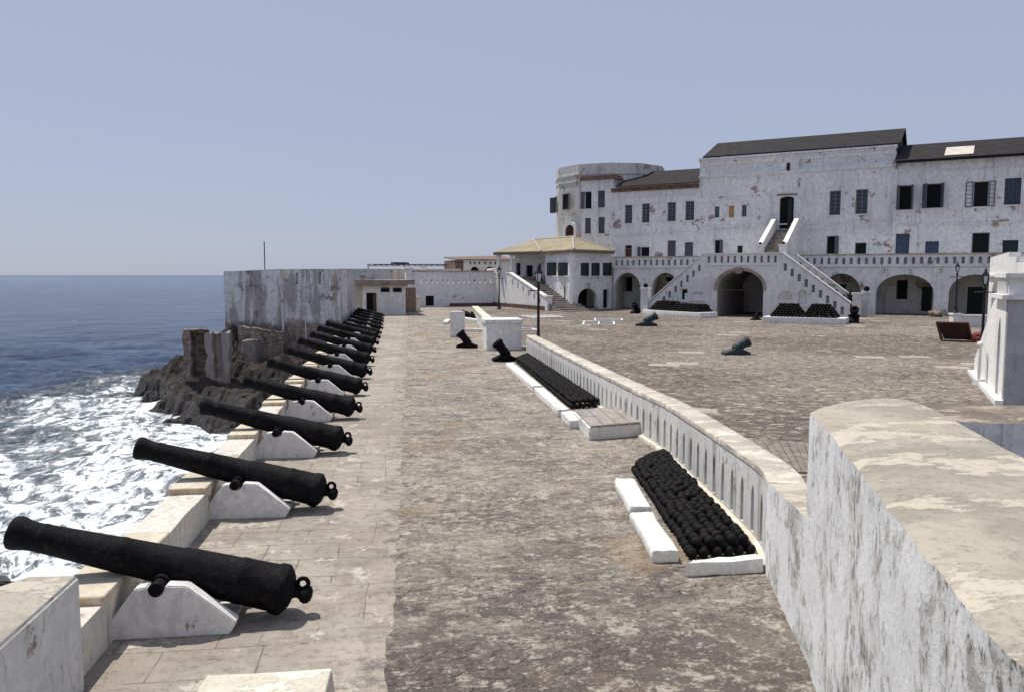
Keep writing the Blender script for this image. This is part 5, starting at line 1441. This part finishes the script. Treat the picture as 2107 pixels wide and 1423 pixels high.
# flat roofed hut that closes the gun terrace
Hh0, Hh1 = G(747, 649), G(835, 648); FH = Frame(Hh0, Hh1 - Hh0); lh = (Hh1 - Hh0).length
hut = thing('flat_roofed_hut', 'small flat roofed white hut with dark door at the end of the cannon row', 'hut', (Hh0 + Hh1) / 2)
zr_ = FH.px(800, 590)[1]; H_ = []
r = prect(FH, 754, 603, 775, 648); r = (r[0], r[1], .08, r[3]); H_.append(rect(*r)); o = panes(FH, r, -.22, 1, 1, hut, 'dark', 'dark', .05, nm='door')
bm = B(); fbox(bm, FH, r[1] - .28, r[1] - .02, -.2, -.12, .02, r[3] - .02); obj('door_leaf', bm, MAT['redplinth'], o)
for q in ((783, 592, 802, 602), (808, 592, 827, 602)): opening(FH, q, 'dark', hut, H_, False)
bm = B(); plate(bm, FH, rect(0, lh, 0, zr_), H_, 0, -.3); obj('wall', bm, MAT['gate'], hut)
bm = B(); fbox(bm, FH, .02, lh - .02, -4.5, -.31, 0, zr_ - .02); obj('back_wall', bm, MAT['gate'], hut)
bm = B(); fbox(bm, FH, -.55, lh + .15, -5, .45, zr_ + .002, zr_ + .16); obj('eave_slab', bm, MAT['coping'], hut)
bm = B(); fbox(bm, FH, -.75, lh + .75, -5.2, .6, zr_ + .162, zr_ + .58); bmesh.ops.subdivide_edges(bm, edges=bm.edges[:], cuts=8, use_grid_fill=True); roughen(bm, 0, .05, 1.5); obj('roof', bm, MAT['pink'], hut)
a, b = G(836, 643), G(856, 641); FK = Frame(a, b - a); bm = B(); fbox(bm, FK, 0, (b - a).length, -1.2, 0, 0, FK.px(846, 592)[1]); bevel(bm, .03, 1); roughen(bm, 4, .03, 3)
tag(obj('brick_pier', bm, MAT['brick']), 'rough brown brick pier between the flat roofed hut and the long white wall', 'pier')
a, b = G(857, 641), G(864, 640.5); FK = Frame(a, b - a); bm = B(); fbox(bm, FK, -.05, (b - a).length + .1, -.6, 0, 0, FK.px(860, 612)[1]); fbox(bm, FK, -.1, (b - a).length + .18, -.65, .06, FK.px(860, 612)[1] + .002, FK.px(860, 610)[1]); 
tag(obj('white_pier', bm, MAT['paleplaster']), 'low narrow white pier beside the brown brick pier', 'pier')

# ================================================================== BASTION
bs = thing('bastion', 'big weathered whitewashed bastion above the rocks with bare stone along its foot', 'bastion', Dxy(590, 54))
c0, c1, c2, c3 = Dxy(480, 52.5), Dxy(576, 51.6), Dxy(592, 52.4), Dxy(696, 51.2)
c4 = Vector((-4.75, 69, 0)); c5 = Vector((c0.x - 1, 66, 0))
zA, zB = D(480, 558.5, 52.5).z, D(576, 554, 51.6).z
FL1 = Frame(c0, c1 - c0); FL2 = Frame(c1, c3 - c1); lA, lB = (c1 - c0).length, (c3 - c1).length
bm = B(); plate(bm, FL1, [(0, -5.5), (lA - .002, -5.5), (lA - .002, zB), (0, zA)], [], 0, -.6)
H_ = []
for q in ((608, 562, 616.6, 585), (655.5, 561, 664, 585.5)): H_.append(rect(*prect(FL2, *q)))
r = prect(FL2, 576, 554, 592, 573)
plate(bm, FL2, [(0.0, -5.5), (lB, -5.5), (lB, zB), (r[1], zB), (r[1], r[2]), (0.0, r[2])], H_, 0, -.6)
F3 = Frame(c3, c4 - c3); q = [rect(a, a + .45, 2.95, 3.7) for a in (1.6, 5.2, 8.5)]
plate(bm, F3, rect(.0, (c4 - c3).length, -5.5, zB), q, 0, -.6)
F0 = Frame(c0, c5 - c0); plate(bm, F0, rect(0.0, (c5 - c0).length, -5.5, zA), [], 0, -.6)
obj('wall', bm, MAT['bastion'], bs)
bm = B(); zprism(bm, [(p.x, p.y) for p in (c0 + Vector((.5, .7, 0)), c1 + Vector((0, .8, 0)), c3 + Vector((-.5, .8, 0)), c4 + Vector((-.5, 0, 0)), c5 + Vector((.6, 0, 0)))], -5.5, 2.3); obj('terrace', bm, MAT['coping'], bs)
bm = B(); fbox(bm, FL2, 0.0, r[1] - .01, -.9, -.35, r[2], zB - .02); obj('pale_infill', bm, MAT['paleplaster'], bs)
for h_ in H_:
    for k in range(1, 5):
        z = h_[0][1] + (h_[2][1] - h_[0][1]) * k / 5; bm = B(); fbox(bm, FL2, h_[0][0] - .05, h_[1][0] + .05, -.4, -.2, z - .03, z + .03); obj('louvre', bm, MAT['white'], bs)
s, _ = FL2.px(583, 650); bm = B(); tube(bm, FL2.pt(s, .09, -2.5), FL2.pt(s, .09, 2.5), .08, 8); obj('drain_pipe', bm, MAT['sooty_shade'], bs)
s, _ = FL2.px(629, 650); bm = B(); tube(bm, FL2.pt(s, .04, -.8), FL2.pt(s, .04, 2.4), .05, 8); obj('drain_pipe', bm, MAT['sooty_shade'], bs)
bm = B(); p = D(545, 553, 56); tube(bm, (p.x, p.y, 2.3), (p.x, p.y, D(545, 497, 56).z), .035, 8); tag(obj('flag_pole', bm, MAT['lampiron']), 'thin bare pole standing up above the bastion', 'pole')
bm = B(); a, b = D(500, 745, 50.5), D(524, 745, 50.5)
FX = Frame(Vector((a.x, a.y, 0)), Vector((b.x - a.x, b.y - a.y, 0))); fbox(bm, FX, 0, (b - a).length * 1.1, -2.5, .2, -2.4, -.55); bevel(bm, .08, 1); roughen(bm, 5, .10, 1.3)
tag(obj('buttress', bm, MAT['ruinplaster']), 'short rough buttress at the foot of the bastion', 'buttress')
# broken wall corner left of it
bm = B(); a, b = Dxy(486, 50.9), Dxy(580, 50.6); FX = Frame(a, b - a); ztop = D(500, 672, 50.8).z
n_ = 24
pts = [(0, -4.5), ((b - a).length, -4.5)]
for k in range(n_ + 1):
    s = (b - a).length * (1 - k / n_); pts.append((s, ztop - .25 * (1 - k / n_) * 5 * .3 + .22 * mnoise.noise(Vector((s * 1.3, 2, 2))) + .08 * mnoise.noise(Vector((s * 5, 2, 2)))))
plate(bm, FX, pts, [], 0, -.8); roughen(bm, 0, .06, 1.2)
tag(obj('ruined_wall', bm, MAT['rubble']), 'broken brown masonry wall standing against the foot of the bastion', 'ruined wall')
# two ruined stone piers on the rock
def ruin(x0, x1, ytop, ybot, dep, lab, sd, rot, mat):
    a, b = D(x0, ybot, dep), D(x1, ybot, dep); zt_ = D(x0, ytop, dep).z; w = (b - a).length
    bm = B(); box(bm, -w / 2, w / 2, -.8, .45, 0, zt_ - a.z + 1.0)
    bmesh.ops.subdivide_edges(bm, edges=bm.edges[:], cuts=9, use_grid_fill=True)
    if sd == 1:                                          # hollow broken side
        for v in bm.verts:
            if v.co.y < -.7 and -.12 * w < v.co.x < .5 * w and .9 < v.co.z < zt_ - a.z + .85: v.co.y += .95
    if sd == 2:
        for v in bm.verts:
            if v.co.y < -.7 and abs(v.co.x) < .12 * w and .9 < v.co.z: v.co.y += .4
    roughen(bm, 0, .16, 1.5, sd * 3.1); roughen(bm, 0, .07, 4.5, sd)
    for v in bm.verts:
        if v.co.z > zt_ - a.z + .8: v.co.z += .2 * mnoise.noise(Vector((v.co.x * 2, v.co.y * 2, sd)))
    c_ = (a + b) / 2
    bm.transform(Matrix.Translation((c_.x, c_.y + .8, a.z - 1.0)) @ Matrix.Rotation(rot, 4, 'Z'))
    tag(obj('ruined_pier', bm, MAT[mat], None, 30), lab, 'ruined pier', 'ruined piers on the rock')
ruin(376, 423, 681, 776, 46.6, 'taller dark ruined stone pier on the seaward rock, deeply hollowed', 1, R(8), 'rubble')
ruin(425, 469, 686, 770, 46.9, 'paler ruined stone pier next to the hollowed one on the seaward rock', 2, R(3), 'ruinplaster')

# ================================================================== TERRACE PIERS AND FAR LOW WALL
a, b = G(1001, 720), G(1073, 719); z1_ = D(1020, 665, (a - CAM).dot(_fw)).z
u = (b - a); nn = Vector((-u.y, u.x, 0)).normalized()
if nn.y < 0: nn = -nn
bm = B(); q = [a, b, b + nn * 1.7, a + nn * 1.7]
hexa(bm, [Vector((p.x, p.y, 0)) for p in q], [Vector((p.x, p.y, z1_)) for p in q]); bevel(bm, .02, 2); wp = thing('wall_pier', 'tall square white pier with a projecting cap at the end of the slotted wall', 'pier', (q[0] + q[2]) / 2 * Vector((1, 1, 0)) if False else Vector(((q[0].x + q[2].x) / 2, (q[0].y + q[2].y) / 2, 0)))
obj('shaft', bm, MAT['white'], wp)
c_ = (q[0] + q[1] + q[2] + q[3]) / 4; q2 = [c_ + (p - c_) * 1.09 for p in q]; bm = B(); hexa(bm, [Vector((p.x, p.y, z1_ + .002)) for p in q2], [Vector((p.x, p.y, z1_ + .17)) for p in q2]); bevel(bm, .015, 2); obj('cap', bm, MAT['white'], wp)
a, b = G(926, 694), G(950, 694.5); z1_ = D(935, 641, (a - CAM).dot(_fw)).z; bm = B(); FK = Frame(a, b - a); fbox(bm, FK, 0, (b - a).length, -.6, 0, 0, z1_); bevel(bm, .02, 2)
tag(obj('pillar', bm, MAT['mount'], None, 40), 'plain grey white square pillar standing on the terrace left of the capped pier', 'pillar')
fa, fb_ = G(983, 660), G(1040, 681); far0 = Dxy(972, 67)
near0 = Dxy(1012, 41.5)
FF = Frame(near0, far0 - near0); Lf = (far0 - near0).length; zf = .82
bm = B(); nf = int(Lf / .6); hl = [pointed((k + .5) * Lf / nf - .06, (k + .5) * Lf / nf + .06, .12, .5, .62) for k in range(nf)]
fl = thing('slotted_wall', 'far short stretch of low slotted white wall beyond the capped pier', 'wall', (far0 + near0) / 2)
plate(bm, FF, rect(0, Lf, 0, zf - .1), hl, 0, -.42); obj('wall', bm, MAT['white'], fl)
bm = B(); fbox(bm, FF, -.05, Lf + .05, -.47, .05, zf - .098, zf + .06); obj('coping', bm, MAT['paleplaster'], fl)
for x0, y0, x1, y1, lab in ((948, 657, 985, 663, 'low white edging block in front of the far heap of shot'), (955, 682, 992, 683, 'low white edging block near the tall capped pier'), (916, 668, 922, 662, 'small white edging block left of the grey white pillar')):
    a, b = G(x0, y0), G(x1, y1); tag(obj('edging_block', slab((a, b), .2, w=.35, bev=.03), MAT['white'], None, 50), lab, 'edging block', 'edging blocks of the shot beds')

# white frames lying on the courtyard
def frame_on(px, py, w, l, rz, lab, bars):
    p = G(px, py); bm = B(); t_ = .12; h = .06
    box(bm, -w / 2, w / 2, -l / 2, -l / 2 + t_, 0, h); box(bm, -w / 2, w / 2, l / 2 - t_, l / 2, 0, h)
    box(bm, -w / 2, -w / 2 + t_, -l / 2 + t_ + .001, l / 2 - t_ - .001, 0, h); box(bm, w / 2 - t_, w / 2, -l / 2 + t_ + .001, l / 2 - t_ - .001, 0, h)
    for k in range(1, bars): x = -w / 2 + w * k / bars; box(bm, x - .05, x + .05, -l / 2 + t_ + .001, l / 2 - t_ - .001, 0, h - .02)
    bm.transform(Matrix.Translation((p.x, p.y, .006)) @ Matrix.Rotation(rz, 4, 'Z'))
    tag(obj('wooden_grid', bm, MAT['whitewood']), lab, 'frame', 'white frames lying on the courtyard')
frame_on(1232, 666, 2.3, 3.6, R(-14), 'large white wooden frame lying flat in the middle of the courtyard', 2)
frame_on(1252, 658.5, 2.2, 2.2, R(-14), 'small white frame lying just behind the large one', 1)
frame_on(1116, 652, 2.6, 3.6, R(10), 'white slatted frame lying near the lamp post and house stair', 5)
frame_on(1078, 679, 1.5, 1.6, R(5), 'white frame lying beside the tall capped pier', 1)

# ================================================================== LAMP POSTS
def make_lamp():
    t = thing('lamp_post', 'x', 'lamp post'); h = 3.3
    bm = B(); vlathe(bm, [(0, .16), (.12, .16), (.16, .12), (.45, .10), (.5, .075), (.9, .06), (2.0, .05), (2.55, .045), (2.6, .075), (2.66, .075), (2.7, .04), (2.78, .04)], (0, 0, 0), 16); obj('pole', bm, MAT['lampiron'], t, 40)
    bm = B(); tube(bm, (-.33, 0, 2.46), (.33, 0, 2.46), .022, 8); ball(bm, (-.34, 0, 2.46), .04, 2); ball(bm, (.34, 0, 2.46), .04, 2); obj('ladder_bar', bm, MAT['lampiron'], t, True)
    bm = B()
    lo, hi, z0, z1 = .06, .11, 2.80, 3.14
    for sx in (-1, 1):
        for sy in (-1, 1): tube(bm, (sx * lo, sy * lo, z0), (sx * hi, sy * hi, z1), .018, 6)
    box(bm, -lo - .02, lo + .02, -lo - .02, lo + .02, z0 - .025, z0)
    box(bm, -hi - .03, hi + .03, -hi - .03, hi + .03, z1, z1 + .03)
    q = [Vector((x * .135, y * .135, z1 + .031)) for x, y in ((-1, -1), (1, -1), (1, 1), (-1, 1))]; hexa(bm, q, [Vector((p.x * .35, p.y * .35, z1 + .19)) for p in q]); box(bm, -.04, .04, -.04, .04, z1 + .191, z1 + .25); ball(bm, (0, 0, z1 + .28), .045, 2)
    ln = obj('lantern', bm, MAT['lampiron'], t)
    bm = B(); q = [(-1, -1), (1, -1), (1, 1), (-1, 1)]; hexa(bm, [Vector((x * lo * .9, y * lo * .9, z0 + .002)) for x, y in q], [Vector((x * hi * .94, y * hi * .94, z1 - .002)) for x, y in q]); obj('lamp_glass', bm, MAT['lampglass'], ln)
    return t
lp0 = make_lamp()
def lamp(first, p, ztop, lab, rz):
    o = lp0 if first else dup(lp0, p, rz)
    o.location = p; o.rotation_euler = (0, 0, rz); o.scale = ((ztop - p.z) / 3.48,) * 3; o['label'] = lab; o['group'] = 'lamp posts around the courtyard'
p = Dxy(1108, 36.5); p.z = .005; lamp(True, p, D(1109, 546, 36.5).z, 'tall black lamp post just behind the far end of the slotted wall', R(20))
p = G(1027, 637); p.z = .005; lamp(False, p, D(1027, 547, (p - CAM).dot(_fw)).z, 'black lamp post in front of the house stair and veranda', R(20))
LDEP = 37.0
p = Dxy(2028, LDEP); p.z = .005; lamp(False, p, D(2033, 552, LDEP).z, 'black lamp post close behind the buttressed white guard house', R(-30))
a, b = G(1961, 673), G(1977, 673); dep = (a - CAM).dot(_fw); zz = D(1970, 648, dep).z
lw2 = thing('low_wall', 'low plain white wall ending in a square pedestal under a lamp post', 'wall', a)
FK = Frame(a, b - a); w_ = (b - a).length
bm = B(); fbox(bm, FK, 0, w_, -.55, 0, 0, zz); fbox(bm, FK, -.06, w_ + .06, -.6, .06, zz + .002, zz + .1); obj('pedestal', bm, MAT['white'], lw2)
bm = B(); fbox(bm, FK, w_ + .002, w_ + 3.2, -.45, -.1, 0, zz - .12); fbox(bm, FK, w_ + .07, w_ + 3.2, -.5, -.05, zz - .118, zz - .02); obj('wall', bm, MAT['white'], lw2)
p = FK.pt(w_ / 2, -.28, zz + .1); lamp(False, p, D(1974, 539, dep).z, 'black lamp post standing on the white pedestal in front of the arcade', R(-30))

# ================================================================== GUARD HOUSE ON THE RIGHT
Kc = G(2063, 833); Kf = G(2011, 776)
uL = (Kf - Kc).normalized(); FGl = Frame(Kc, Kf - Kc)
if FGl.u.dot(uL) < 0: FGl.u = -FGl.u
gh = thing('guard_house', 'white buttressed guard house with pointed niches and fluted parapet at the right edge', 'guard house', Kc + Vector((3, 1, 0)))
zc_ = D(2083, 616, (Kc - CAM).dot(_fw)).z; LGl = (Kf - Kc).length + 1.2
def fl_px(x, y): return FGl.px(x, y)
H_ = [pointed(1.15, 1.75, .01, 1.75, 2.35), pointed(3.6, 4.0, .01, .75, 1.15)]
top_far = .55
poly = [(0, 0), (LGl, 0), (LGl, top_far), (3.1, zc_ - .15), (2.4, zc_), (0, zc_)]
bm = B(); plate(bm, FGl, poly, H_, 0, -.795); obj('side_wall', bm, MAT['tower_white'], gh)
bm = B(); fbox(bm, FGl, .02, 2.4, -6, -.8, 0, zc_ - .02); fprism(bm, FGl, [(2.401, 0), (LGl - .02, 0), (LGl - .02, top_far - .02), (2.401, zc_ - .03)], -.8, -3.0); obj('core', bm, MAT['sooty_shade'], gh)  # core darkened in colour for the shade in the side niches
for q in H_:
    bm = B(); fbox(bm, FGl, q[0][0] - .02, q[1][0] + .02, -.40, -.30, .0, max(z for _, z in q) + .05); obj('niche_back', bm, MAT['recess_shade'], gh)  # grey plate painted as the shade inside each niche
FGf = Frame(Kc, Vector((uL.y, -uL.x, 0)))
if FGf.n.dot(CAM - Kc) < 0: FGf.n = -FGf.n
if FGf.u.dot(_rt) < 0: FGf.u = -FGf.u
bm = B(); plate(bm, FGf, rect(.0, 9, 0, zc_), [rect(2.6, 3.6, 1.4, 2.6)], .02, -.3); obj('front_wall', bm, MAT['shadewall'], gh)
bm = B(); fbox(bm, FGf, 2.5, 3.7, -.28, -.2, 1.3, 2.7); obj('window', bm, MAT['dark'], gh)
zp = D(2083, 572, (Kc - CAM).dot(_fw)).z
bm = B(); fbox(bm, FGl, -.16, 2.35, -.6, .16, zc_ + .002, zc_ + .12); fbox(bm, FGf, .62, 9, -.4, .16, zc_ + .002, zc_ + .12); obj('cornice', bm, MAT['tower_white'], gh)
bm = B(); fbox(bm, FGl, 0.0, 2.2, -.36, 0, zc_ + .122, zp); fbox(bm, FGf, .37, 9, -.36, .0, zc_ + .122, zp)
for k in range(7): a = .12 + 2.0 * k / 7; fbox(bm, FGl, a, a + .12, .002, .05, zc_ + .16, zp - .08)
obj('parapet', bm, MAT['gate'], gh)
bm = B(); fbox(bm, FGl, -.1, 2.25, -.45, .1, zp + .002, zp + .12); fbox(bm, FGf, .46, 9, -.45, .1, zp + .002, zp + .12); obj('coping', bm, MAT['tower_white'], gh)
bm = B(); fbox(bm, FGl, -.1, LGl, .003, .20, 0, .14); obj('foot', bm, MAT['tower_white'], gh)
a = G(2013, 792); bm = B()
tube(bm, (a.x, a.y, 0), (a.x, a.y, 1.25), .05, 10); box(bm, a.x - .12, a.x + .12, a.y - .12, a.y + .12, 0, .2); ball(bm, (a.x, a.y, 1.3), .10, 2)
tag(obj('post', bm, MAT['white'], None, 40), 'short slim white post with a round top beside the guard house buttress', 'post')
# stepped parapet climbing behind it
a, b = Dxy(2036, 47), Dxy(2115, 41); FT = Frame(a, b - a); lt = (b - a).length
sp_ = thing('stepped_wall', 'white stepped parapet wall climbing behind the guard house, mouldy along its top', 'wall', (a + b) / 2)
zs_ = [FT.px(x, y)[1] for x, y in ((2052, 521), (2080, 529), (2098, 540))]
s1_, s2_ = FT.px(2076, 525)[0], FT.px(2091, 530)[0]
q = prect(FT, 2040, 577, 2060, 660)
poly = [(0, 0), (lt + 4, 0), (lt + 4, zs_[2]), (s2_, zs_[2]), (s2_, zs_[1]), (s1_, zs_[1]), (s1_, zs_[0]), (0, zs_[0] - .25)]
bm = B(); plate(bm, FT, poly, [arch(q[0], q[1], .02, q[3] - .7, q[3])], 0, -.6); obj('wall', bm, MAT['tower_white'], sp_)
bm = B()
for x0, x1, z in ((-.05, s1_, zs_[0] - 1.35), (s1_ + .01, s2_, zs_[0] - 1.75), (s2_ + .01, lt + 4, zs_[0] - 2.1)): fbox(bm, FT, x0, x1, .003, .15, z, z + .12)
obj('string_course', bm, MAT['tower_white'], sp_)

# ================================================================== ODDS AND ENDS
tb = thing('wooden_rack', 'dark red brown wooden rack tipped on its side on the courtyard', 'rack', G(1965, 702))
a, b = G(1938, 702), G(2004, 704); FK = Frame(a, b - a); w_ = (b - a).length; h = 1.0
bm = B(); pts = [FK.pt(0.12, -.2, .1), FK.pt(w_ - .12, -.2, .1), FK.pt(w_ - .35, .12, h), FK.pt(-.28, .12, h)]; prism(bm, pts, FK.n * -.05); obj('panel', bm, MAT['redwood'], tb)
bm = B(); tube(bm, FK.pt(-.05, .1, .04), FK.pt(w_ + .1, .1, .04), .05, 6); tube(bm, FK.pt(-.32, .12, h), FK.pt(w_ - .3, .12, h), .05, 6); tube(bm, FK.pt(-.02, -.18, .05), FK.pt(-.3, .12, h), .05, 6); tube(bm, FK.pt(w_ - .05, -.18, .05), FK.pt(w_ - .33, .12, h), .05, 6)
tube(bm, FK.pt(0.1, -1.1, .04), FK.pt(-.25, .1, h), .04, 6); tube(bm, FK.pt(w_ - .1, -1.1, .04), FK.pt(w_ - .35, .1, h), .04, 6); obj('rails', bm, MAT['brownboard'], tb)
p = G(2012, 700); bm = B(); bmesh.ops.create_icosphere(bm, subdivisions=4, radius=.5)
for v in bm.verts:
    v.co += mnoise.noise_vector(v.co * 4) * .16 + mnoise.noise_vector(v.co * 11) * .07; v.co.z = max(-.02, v.co.z * .75 + .05); v.co.x *= 1.15
bm.transform(Matrix.Translation(p)); tag(obj('netting', bm, MAT['redcloth'], None, 40), 'crumpled heap of red netting beside the tipped wooden rack', 'netting')
p = G(1924, 652); bm = B(); bmesh.ops.create_icosphere(bm, subdivisions=3, radius=.55)
for v in bm.verts: v.co += mnoise.noise_vector(v.co * 2.2) * .2; v.co.z = v.co.z * .7 + .25
bm.transform(Matrix.Translation(p)); tag(obj('boulder', bm, MAT['rubble'], None, 40), 'brown boulder lying at the foot of the right arcade arch', 'boulder')
# spiky plant by the outer stair pillar
pl = thing('spiky_plant', 'spiky dark green plant growing behind the fluted stair pillars', 'plant', FC.pt(FC.px(1750, 620)[0], -6.2, 0))
s_ = FC.px(1752, 600, -6.2); base = FC.pt(s_[0], -6.2, 0)
bm = B(); tube(bm, base, base + Vector((0, 0, 1.2)), .13, 8, .1); obj('trunk', bm, MAT['brick'], pl)
bm = B()
for k in range(70):
    az = random.random() * 6.28; el = random.uniform(-.2, 1.45); ln = random.uniform(.9, 1.6)
    d0 = Vector((math.cos(az) * math.cos(el), math.sin(az) * math.cos(el), math.sin(el))); sd = Vector((-math.sin(az), math.cos(az), 0)) * .05
    b0 = base + Vector((0, 0, 1.2)); m1 = b0 + d0 * ln * .55 + Vector((0, 0, .06)); e1 = b0 + d0 * ln - Vector((0, 0, .25 * ln * (1 - abs(el) * .5)))
    face(bm, [b0 - sd * .5, b0 + sd * .5, m1 + sd, m1 - sd]); face(bm, [m1 - sd, m1 + sd, e1])
obj('leaves', bm, MAT['plant'], pl)

# ================================================================== LIGHT
SUN_EL, SUN_AZ = R(64), R(-42)                            # azimuth from +Y towards +X
sun_dir = Vector((math.sin(SUN_AZ) * math.cos(SUN_EL), math.cos(SUN_AZ) * math.cos(SUN_EL), math.sin(SUN_EL)))
ld = bpy.data.lights.new('sun', 'SUN'); ld.energy = 4.6; ld.angle = R(.53); ld.color = (1.0, .955, .88)
lo = bpy.data.objects.new('sun', ld); C.objects.link(lo); lo.rotation_euler = sun_dir.to_track_quat('Z', 'Y').to_euler()
w = bpy.data.worlds.new('World'); bpy.context.scene.world = w; w.use_nodes = True
nt = w.node_tree; bg = nt.nodes['Background']
sky = nt.nodes.new('ShaderNodeTexSky'); sky.sky_type = 'NISHITA'; sky.sun_disc = False
sky.sun_elevation = SUN_EL; sky.sun_rotation = SUN_AZ; sky.air_density = 1.0; sky.dust_density = .7; sky.ozone_density = 3.0; sky.altitude = 0
SKY = .085
mx = nt.nodes.new('ShaderNodeMix'); mx.data_type = 'RGBA'; mx.inputs[0].default_value = .76
nt.links.new(sky.outputs[0], mx.inputs[6]); mx.inputs[7].default_value = (.455 / SKY, .495 / SKY, .655 / SKY, 1)   # pale sea haze
nt.links.new(mx.outputs[2], bg.inputs[0]); bg.inputs[1].default_value = SKY
vs = bpy.context.scene.view_settings
vs.view_transform = 'Standard'; vs.look = 'None'; vs.exposure = 0.0; vs.gamma = 1.0
bpy.context.scene.cycles.use_denoising = True
bpy.context.scene.cycles.max_bounces = 6
bpy.context.scene.render.film_transparent = False
